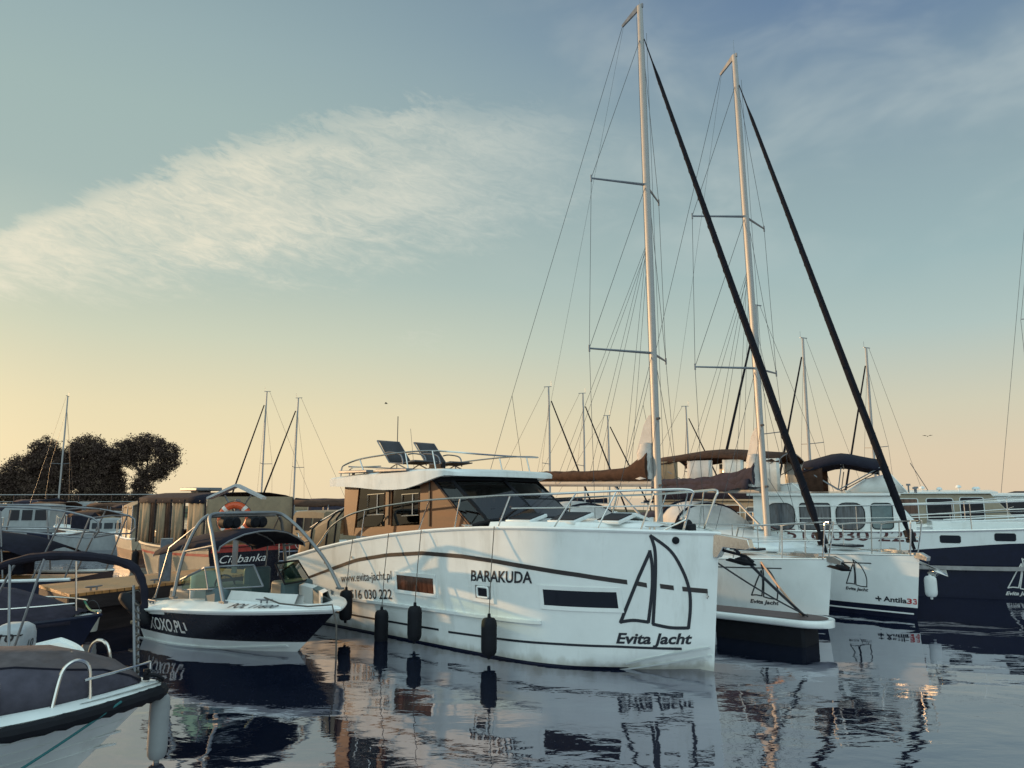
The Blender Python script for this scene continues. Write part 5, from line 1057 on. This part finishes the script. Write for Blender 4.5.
    for p, q in (((-3.42, 7.0, 1.32), (-3.33, 6.92, .62)), ((-3.50, 7.05, 1.50), (-3.30, 6.80, .66)), ((-5.6, 7.65, 1.2), (-5.2, 6.9, .62)), ((-4.55, 7.38, 1.72), (-4.75, 7.3, .75)), ((-4.95, 7.48, 1.66), (-4.62, 7.1, .80)), ((-4.9, 7.48, 1.66), (-5.3, 7.4, .7))): mb = MB(); mb.tube([inv(p), inv(q)], .012, 6); mb.build('bimini_leg', M_dsteel, bim)
    mb = MB(); a, c = inv((-3.43, 7.01, 1.35)), inv((-3.31, 6.85, .66)); mb.tube([a.lerp(c, i/60)+Vector((.02*math.cos(i*1.2), .02*math.sin(i*1.2), 0)) for i in range(61)], .008, 5); mb.build('lashing', M_rope, bim)
    return b, H
NB, NH = near_boat()
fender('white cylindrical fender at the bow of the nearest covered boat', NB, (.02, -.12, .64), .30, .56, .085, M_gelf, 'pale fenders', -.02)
rope('mooring_line', 'teal line running across the hull of the nearest covered boat', sag(to_world(NB, (.22, .42, .66)), to_world(NB, (1.05, 1.12, .20)), .02), .010, M_teal)
def dinghy():
    b = boat('dinghy', 'little white dinghy with a grey 10 horsepower outboard motor behind the covered boat', 'dinghy', -5.85, 9.98, 102)
    H = Hull(1.45, .40, .52, .38, .40, .48, .9, 1.7, 2.1, .15, .2, .9); H.mesh('hull', [M_gel], b, low=[.05], n=24, nz=6); H.railcap('gunwale', M_gel, b, .035, .0)
    H.deck('foredeck', M_gel, b, dz=.0, u_from=.02, u_to=.6, camber=.12); mb = MB(); mb.grid([[(u, x*(H.half(u, H.sheer(u))-.03), .18) for x in (-1, 0, 1)] for u in H.us(8, u_from=.5, u_to=1.44)]); mb.build('floor', M_gel2, b); mb = MB(); mb.box((1.0, 0, .33), (.2, .9, .04)); mb.build('thwart', M_wood, b, bevel=.01)
    return b
DG = dinghy()
def outboard():
    n0 = set(bpy.data.objects); b = DG; rt = MB()
    rings = []
    for z, sx, sy, ox in ((.46, .15, .13, 2.28), (.52, .19, .155, 2.29), (.62, .21, .165, 2.30), (.74, .21, .165, 2.31), (.81, .185, .15, 2.31), (.85, .12, .10, 2.30)): rings.append([(ox+sx*max(-1, min(1, 1.25*math.cos(a))), sy*max(-1, min(1, 1.25*math.sin(a))), z) for a in [2*math.pi*i/20 for i in range(20)]])
    rt.loft(rings); mo = rt.build('outboard_motor', M_motor, b, smooth=50, bevel=.01)
    mb = MB(); mb.box((2.27, 0, .30), (.14, .12, .35)); mb.box((2.27, 0, -.05), (.10, .05, .5)); mb.box((2.16, 0, .40), (.16, .18, .12)); mb.build('motor_leg', M_dsteel, mo, bevel=.02)
    mb = MB(); mb.box((2.29, 0, .485), (.41, .335, .045)); mb.box((2.505, 0, .52), (.03, .06, .12)); mb.box((2.31, 0, .755), (.43, .30, .012)); mb.build('dark_trim', M_blackrub, mo, bevel=.006)
    # lettering faces the side turned to the viewer
    T = fit_text('10', .16, .085, .2, .015); flat_decal('lettering', T, M_ink, mo, (2.39, .1685, .60), (-1, 0, 0), (0, 0, 1)); flat_decal('lettering', T, M_ink, mo, (2.523, -.08, .69), (0, 1, 0), (0, 0, 1))
    for o in set(bpy.data.objects)-n0: o.data.transform(Matrix.Translation((-.70, .07, .09)))
outboard()
def covered_boat():
    b = boat('covered_motorboat', 'dark motorboat under a grey tent cover with a chromed edge, behind the outboard motor', 'motorboat', -6.2, 11.55, 5)
    H = Hull(4.8, .75, .92, .50, .50, .56, 1.7, 1.7, 2.2, .3, .3, .9); H.mesh('hull', [M_gel, M_navy], b, low=[.08], bands=lambda u, z: 1, n=30, nz=6); H.deck('foredeck', M_gel, b, dz=.0, u_from=.02, u_to=1.0); H.railcap('gunwale', M_navy, b, .03, .0)
    rows = []
    for u, zz in ((.28, .02), (.5, .10), (.8, .24), (1.3, .40), (2.2, .52), (4.7, .5)): w = H.half(u, H.sheer(u))+.02; rows.append([(u, w*x, H.sheer(u)+.03+zz*(1-abs(x)**1.6)-(.10 if abs(x) == 1 else 0)+.01*math.sin(u*7+x*9)) for x in (-1, -.98, -.7, -.4, -.1, .1, .4, .7, .98, 1)])
    cov = MB().grid(rows).build('tent_cover', M_pcanvas, b, smooth=60, solid=.008)
    mb = MB()
    for s in (1, -1): mb.tube([(u, s*(H.half(u, H.sheer(u))-.12), H.sheer(u)+.20+.02*u) for u in (.3, .6, 1.0, 1.6, 2.4, 3.4)], .014, 6)
    mb.build('chromed_rail', M_steel, b)
    mb = MB(); mb.tube([(.35, 0, .56), (.42, 0, 1.35)], .014, 6); mb.tube([(1.7, .5, .85), (1.85, .45, 1.55)], .010, 6); mb.build('cover_pole', M_steel, b)
covered_boat()
rope('mooring_line', 'green line tying the tent-covered motorboat to the wooden jetty', sag((-6.35, 11.7, .58), (-7.2, 12.85, .62), .06), .016, M_green)
rope('mooring_line', 'thin second green line sagging lower between the tent-covered motorboat and the jetty', sag((-6.45, 11.8, .56), (-7.35, 12.85, .50), .10), .012, M_green)
def frame_boat():
    b = boat('open_motorboat', 'dark open motorboat with a bare tubular bimini frame and small canopy beyond the jetty', 'motorboat', -15.3, 16.5, 184)
    H = Hull(6.0, .9, 1.05, .62, .62, .8, 2.2, 1.7, 2.2, .5, .3, .95); H.mesh('hull', [M_navy], b, low=[.08], n=24, nz=6); H.railcap('gunwale', M_gel2, b, .035, .0); H.deck('teak_deck', M_jet, b, dz=-.06)
    mb = MB()
    for s in (1, -1):
        mb.tube(smooth_path([(1.2, s*.9, 2.02), (3.0, s*.9, 2.14), (4.4, s*.9, 2.12), (5.6, s*.9, 2.04), (6.3, s*.9, 1.88)], 4), .022, 6); mb.tube(smooth_path([(1.4, s*.86, 1.62), (4.4, s*.86, 1.62), (5.9, s*.88, 1.48), (6.35, s*.88, 1.47)], 4), .018, 6)
        mb.tube([(6.3, s*.9, 1.88), (6.42, s*.9, 1.80), (6.45, s*.9, 1.60), (6.35, s*.88, 1.47)], .022, 6)
        for ut, ub in ((5.75, 5.2), (6.25, 5.85), (3.6, 3.4), (2.2, 2.6), (4.4, 4.6)): mb.tube([(ut, s*.9, 2.03 if ut < 6 else 1.90), (ub, s*.92, .64)], .018, 6)
    for u, z in ((1.2, 2.02), (3.0, 2.14), (5.6, 2.04), (6.3, 1.88), (6.35, 1.47), (5.7, 1.5)): mb.tube([(u, -.9, z), (u, 0, z+.03), (u, .9, z)], .02, 6)
    mb.build('bimini_frame', M_dsteel, b)
    rows = [[(u, 1.0*x, z-.22*x*x) for x in (-1, -.7, -.3, 0, .3, .7, 1)] for u, z in ((2.0, 1.50), (2.6, 1.62), (3.6, 1.60), (4.6, 1.46), (5.3, 1.22))]; MB().grid(rows).build('dark_canopy', M_canvas, b, solid=.014, smooth=60)
    mb = MB(); mb.box((4.0, .4, .85), (.8, .5, .5)); mb.build('seat', M_canvas, b, bevel=.05); mb = MB(); mb.box((2.6, 0, .9), (.4, 1.4, .5)); mb.build('seat', M_canvas, b, bevel=.05)
frame_boat()
# ================================================================ boats on the far side of the basin
def far_boat(label, px, Y, L, heading, hullm, lowm, cabm, cab_h, canopy=None, covered=None, split=.4, name='moored_motorboat', extra=None):
    x = px_at(px, Y); a = R(heading); bx, by = x+math.cos(a)*L/2, Y+math.sin(a)*L/2
    b = boat(name, label, 'boat', bx, by, heading, 'boats moored across the basin'); H = Hull(L, L*.15, L*.17, .75, .78, 1.0, L*.4, 1.8, 2.2, .4, .35, .93)
    hull = H.mesh('hull', [hullm, lowm], b, low=[.06, .12], bands=lambda u, z: 1 if z < split else 0, n=18, nz=6); H.deck('deck', M_gel2, b, dz=-.02); H.railcap('gunwale', M_gel2, b, .035)
    if cabm:
        rows = []; zt = .80+cab_h
        for u, z in ((L*.30, 1.0), (L*.42, zt), (L*.60, zt+.05), (L*.72, zt)): w = H.half(u, .8)-.22; rows.append([(u, w, .74), (u, w-.06, z-.05), (u, w-.16, z), (u, -w+.16, z), (u, -w+.06, z-.05), (u, -w, .74)])
        c = MB().loft(rows).build('cabin', cabm, b, smooth=30); mb = MB()
        for s in (1, -1):
            for f0, f1 in ((.44, .51), (.53, .60), (.62, .70)): mb = MB(); w = H.half(L*f0, .8)-.22; mb.add([(L*f0, s*(w-.015), .74+cab_h*.36), (L*f1, s*(w-.015), .74+cab_h*.36), (L*f1, s*(w-.045), .74+cab_h*.82), (L*f0, s*(w-.045), .74+cab_h*.82)], [(0, 1, 2, 3)]); mb.build('cabin_window', M_bglass, c, smooth=0, solid=.03)
        mb = MB(); mb.add([(L*.345-.03, .5, 1.0+(zt-1.0)*.38), (L*.345-.03, -.5, 1.0+(zt-1.0)*.38), (L*.405-.03, -.42, zt-.06), (L*.405-.03, .42, zt-.06)], [(0, 1, 2, 3)]); mb.build('cabin_window', M_bglass, c, smooth=0, solid=.03)
    if canopy:
        m_, z0, z1, f0, f1 = canopy; w = L*.155; MB().grid([[(u, w*x, z1-.22*x*x-.06*abs(math.sin(u*2))-(.08 if abs(x) == 1 else 0)) for x in (-1, -.97, -.6, 0, .6, .97, 1)] for u in [L*lerp(f0, f1, i/5) for i in range(6)]]).build('canopy', m_, b, solid=.02, smooth=60)
        mb = MB()
        for s in (1, -1):
            for f in (f0, (f0+f1)/2, f1): mb.tube([(L*f, s*w, .75), (L*f, s*w, z1-.25)], .025, 5)
        mb.build('canopy_frame', M_dsteel, b)
        if z0: 
            for s in (1, -1): mb = MB(); mb.grid([[(L*lerp(f0, f1, j/8), s*(w-.02+.02*math.sin(j*2.1)), z) for j in range(9)] for z in (z0, z1-.3)]); mb.build('side_curtain', m_, b, solid=.012)
    if covered:
        f0, f1, zz = covered[1:]; MB().grid([[(u, (H.half(u, .8)+.03)*x, .80+k*zz*(1-abs(x)**1.8)-(.12 if abs(x) == 1 else 0)) for x in (-1, -.97, -.5, 0, .5, .97, 1)] for u, k in [(L*lerp(f0, f1, i/6), .25+.75*math.sin(math.pi*(.12+.8*i/6))) for i in range(7)]]).build('boat_cover', covered[0], b, solid=.015, smooth=60)
    mb = MB()
    for s in (1, -1):
        pts = [H.gun(u, .06, .5, s) for u in (.3, L*.12, L*.28, L*.42)]; mb.tube(pts, .018, 5)
        for q in pts: mb.tube([q, q-Vector((0, 0, .5))], .014, 5)
    mb.build('bow_rail', M_steel, b)
    if extra: extra(b, H)
    return b
def orange_buoy(b, H): mb = MB(); mb.lathe([(.001, -.28), (.2, -.2), (.28, 0), (.2, .2), (.001, .28)], (H.L*.8, -H.half(H.L*.8, .7)-.1, 1.0), 14); mb.build('round_buoy', M_orange, b)
def black_tarp(b, H): MB().loft([[(u, w*x, z) for x, z in ((-1, .9), (-1, 1.5), (0, 1.65), (1, 1.5), (1, .9))] for u, w in ((H.L*.72, .55), (H.L*.80, .6), (H.L*.88, .5))]).build('black_tarpaulin', M_canvas, b)
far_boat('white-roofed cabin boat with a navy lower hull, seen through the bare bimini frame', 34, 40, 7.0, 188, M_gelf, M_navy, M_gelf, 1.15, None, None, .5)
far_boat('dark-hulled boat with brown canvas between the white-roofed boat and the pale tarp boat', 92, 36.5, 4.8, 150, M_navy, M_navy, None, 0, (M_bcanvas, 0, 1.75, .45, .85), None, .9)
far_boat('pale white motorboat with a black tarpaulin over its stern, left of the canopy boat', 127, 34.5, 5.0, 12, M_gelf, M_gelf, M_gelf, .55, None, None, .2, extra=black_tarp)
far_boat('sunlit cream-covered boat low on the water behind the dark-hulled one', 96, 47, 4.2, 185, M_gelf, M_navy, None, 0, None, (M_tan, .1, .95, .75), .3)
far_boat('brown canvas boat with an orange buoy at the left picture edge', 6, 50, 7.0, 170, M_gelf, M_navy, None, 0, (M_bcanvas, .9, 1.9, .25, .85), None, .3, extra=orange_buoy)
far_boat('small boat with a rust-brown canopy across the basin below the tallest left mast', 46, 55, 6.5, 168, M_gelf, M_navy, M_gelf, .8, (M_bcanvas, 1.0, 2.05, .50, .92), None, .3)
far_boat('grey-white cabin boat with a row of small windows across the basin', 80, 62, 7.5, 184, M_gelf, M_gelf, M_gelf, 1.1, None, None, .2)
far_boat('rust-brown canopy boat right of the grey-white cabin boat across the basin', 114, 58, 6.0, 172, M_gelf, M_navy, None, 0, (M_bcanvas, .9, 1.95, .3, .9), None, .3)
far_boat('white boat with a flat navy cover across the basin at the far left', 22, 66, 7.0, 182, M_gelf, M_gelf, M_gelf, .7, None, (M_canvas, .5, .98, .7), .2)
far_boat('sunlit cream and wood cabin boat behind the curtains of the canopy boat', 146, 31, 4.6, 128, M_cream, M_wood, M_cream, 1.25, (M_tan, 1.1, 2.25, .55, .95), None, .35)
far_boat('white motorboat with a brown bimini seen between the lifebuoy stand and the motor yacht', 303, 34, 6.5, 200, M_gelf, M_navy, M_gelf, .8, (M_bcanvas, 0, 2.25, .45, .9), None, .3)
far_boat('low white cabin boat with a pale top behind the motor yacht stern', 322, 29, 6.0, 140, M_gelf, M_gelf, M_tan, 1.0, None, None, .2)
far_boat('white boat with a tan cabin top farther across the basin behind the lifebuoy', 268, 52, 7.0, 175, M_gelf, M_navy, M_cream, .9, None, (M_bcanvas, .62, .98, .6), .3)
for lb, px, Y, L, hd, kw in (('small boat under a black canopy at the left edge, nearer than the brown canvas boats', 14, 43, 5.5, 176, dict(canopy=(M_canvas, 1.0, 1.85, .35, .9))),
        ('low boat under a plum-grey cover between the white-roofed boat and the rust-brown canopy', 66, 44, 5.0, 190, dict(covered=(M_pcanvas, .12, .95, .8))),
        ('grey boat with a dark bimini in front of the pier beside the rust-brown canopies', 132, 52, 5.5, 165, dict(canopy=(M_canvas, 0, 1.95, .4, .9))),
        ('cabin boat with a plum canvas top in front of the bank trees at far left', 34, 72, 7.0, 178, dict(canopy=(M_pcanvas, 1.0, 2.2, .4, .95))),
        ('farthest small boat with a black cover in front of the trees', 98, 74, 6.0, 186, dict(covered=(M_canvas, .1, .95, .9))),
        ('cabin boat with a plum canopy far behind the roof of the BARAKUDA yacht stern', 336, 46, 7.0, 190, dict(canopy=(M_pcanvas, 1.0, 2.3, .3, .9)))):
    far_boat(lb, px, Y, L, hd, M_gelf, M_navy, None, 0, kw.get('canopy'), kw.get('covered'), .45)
# far pier with a rail
t = thing('far_pier', 'long low pier with a thin light rail in front of the far trees', 'pier', (px_at(70, 78), 80, 0), 0); mb = MB(); mb.box((0, 0, .75), (30, 1.6, .12)); mb.build('pier_deck', M_jside, t); mb = MB(); mb.tube([(-15, .6, 2.62), (15, .6, 2.70)], .05, 6); mb.tube([(-15, .6, 1.9), (15, .6, 1.92)], .035, 6); mb.build('rail', M_alu, t)
for i in range(9): MB().tube([(-14+i*3.5, .6, -1), (-14+i*3.5, .6, 2.64)], .07, 6).build('pier_post', M_jside, t)
# ================================================================ masts of the yachts farther back
def bg_yacht(label, px, Y, top, heading, hullm=None, cover=None, genoa=True, stay=.90, mr=.075):
    x = px_at(px, Y); a = R(heading); L = 8.6; mu = 3.4; bx, by = x+math.cos(a)*mu, Y+math.sin(a)*mu
    b = boat('moored_sailing_yacht', label, 'sailing yacht', bx, by, heading, 'sailing yachts moored farther back'); H = Hull(L, 1.0, 1.3, .9, .92, 1.05, 3.8, 1.7, 2.0, .5, .4, .85)
    H.mesh('hull', [hullm or M_gel, M_navy], b, low=[.08, .16], bands=lambda u, z: 1 if z < .16 else 0, n=16, nz=5); H.deck('deck', M_gel2, b, dz=-.01)
    MB().loft([[(u, w, .9), (u, w-.08, .9+h), (u, -w+.08, .9+h), (u, -w, .9)] for u, w, h in ((2.2, .5, .06), (3, .8, .38), (5.4, .9, .48), (5.6, .88, .1))]).build('coachroof', M_gel2, b)
    mb = MB(); mb.tube([(mu, 0, .9), (mu, 0, top*.7), (mu+.04, 0, top)], [mr, mr, mr*.75], 8); m_ = mb.build('mast', M_alu, b); zs = [top*.46] if top < 12.5 else [top*.38, top*.66]
    for z in zs:
        for s in (1, -1): mb = MB(); mb.tube([(mu, 0, z), (mu+.3, .85*s, z+.05)], .024, 5); mb.build('spreader', M_dsteel, m_)
    mb = MB(); mb.box((mu+.1, 0, top+.02), (.55, .06, .04)); mb.tube([(mu-.15, 0, top), (mu-.15, 0, top+.4)], .012, 4); mb.build('masthead_fittings', M_dsteel, m_)
    mb = MB(); mb.tube([(mu+.1, 0, 1.9), (mu+3.6, 0, 1.95)], .05, 6); mb.build('boom', M_alu, b); mb = MB(); mb.tube([(mu+.2, 0, 2.12), (mu+.8, 0, 2.1), (mu+3.4, 0, 2.03)], [.2, .16, .09], 8); mb.build('sail_cover', cover or M_canvas, b)
    if genoa: mb = MB(); mb.tube([(.2, 0, 1.15), (.35, 0, 1.6), (mu-.15, 0, top*stay)], [.03, .07, .045], 6); mb.build('furled_genoa', M_genoa, b)
    mb = MB(); w = .011
    for s in (1, -1):
        mb.tube([(mu+.3, 1.15*s, .95), (mu+.3, .85*s, zs[0]+.05), (mu, 0, top*stay)], w, 4)
        if len(zs) > 1: mb.tube([(mu+.3, .85*s, zs[0]), (mu+.3, .85*s, zs[1]), (mu, 0, top*.97)], w, 4)
    mb.tube([(mu+.3, 0, top), (L-.1, 0, 1.0)], w, 4)
    if not genoa: mb.tube([(.2, 0, 1.1), (mu, 0, top*stay)], w, 4)
    mb.build('rigging', M_wire, b); return b
bg_yacht('far yacht with a bare dark mast rising in front of the tree clump', 64, 70, 11.9, 95, genoa=False)
bg_yacht('far yacht with the taller of the two thin masts left of the motor yacht', 264, 60, 10.9, 165, cover=M_bcanvas)
bg_yacht('far yacht with the shorter of the two thin masts left of the motor yacht', 296, 58, 10.1, 165)
bg_yacht('background yacht whose mast stands highest between the motor yacht roof rail and the big mast', 549.5, 52, 10.1, -18, cover=M_bcanvas)
bg_yacht('background yacht with the middle mast of three between roof rail and big mast', 584, 56, 10.2, -20)
bg_yacht('background yacht with the shortest mast just left of the big mast', 608.5, 58, 8.7, -16)
bg_yacht('small background yacht with a low mast between the two tall masts', 687.5, 56, 9.2, -14)
bg_yacht('background yacht whose mast top peeks out close behind the second tall mast', 762, 34, 11.3, 205, mr=.09)
bg_yacht('background yacht with a slim mast between the second tall mast and its dark furled sail', 808.5, 44, 11.9, 205, mr=.09)
bg_yacht('background yacht with the rightmost slim mast, right of the dark furled sail', 872.5, 46, 11.7, 206, mr=.09)
bg_yacht('tall yacht standing outside the right edge, only its thin stay showing above the cruisers', 1056, 36, 17.0, 25, mr=.09, genoa=False)
# distant birds
M_bird = mat('bird_dark', (.02, .02, .022), .9)
for i, (px, py, Y) in enumerate(((385, 404, 90), (928, 437, 80))):
    z = 2.3 + (498-py)/740*Y; t = thing('bird', ('tiny dark bird in flight high above the motor yacht roof', 'tiny dark bird in flight low over the cruisers at the right')[i], 'bird', (px_at(px, Y), Y, z), R(60*i), 'birds in flight')
    mb = MB(); mb.loft([[(x, r*math.cos(a), r*math.sin(a)) for a in [1.0472*k for k in range(6)]] for x, r in ((-.22, .005), (-.12, .03), (0, .05), (.10, .045), (.17, .03), (.24, .006))])
    for s in (1, -1): mb.add([(.06, s*.03, .03), (.10, s*.26, .14), (-.02, s*.52, .09), (-.08, s*.24, .12), (-.08, s*.03, .02)], [(0, 1, 2, 3, 4)])
    mb.build('body', M_bird, t, solid=.006)
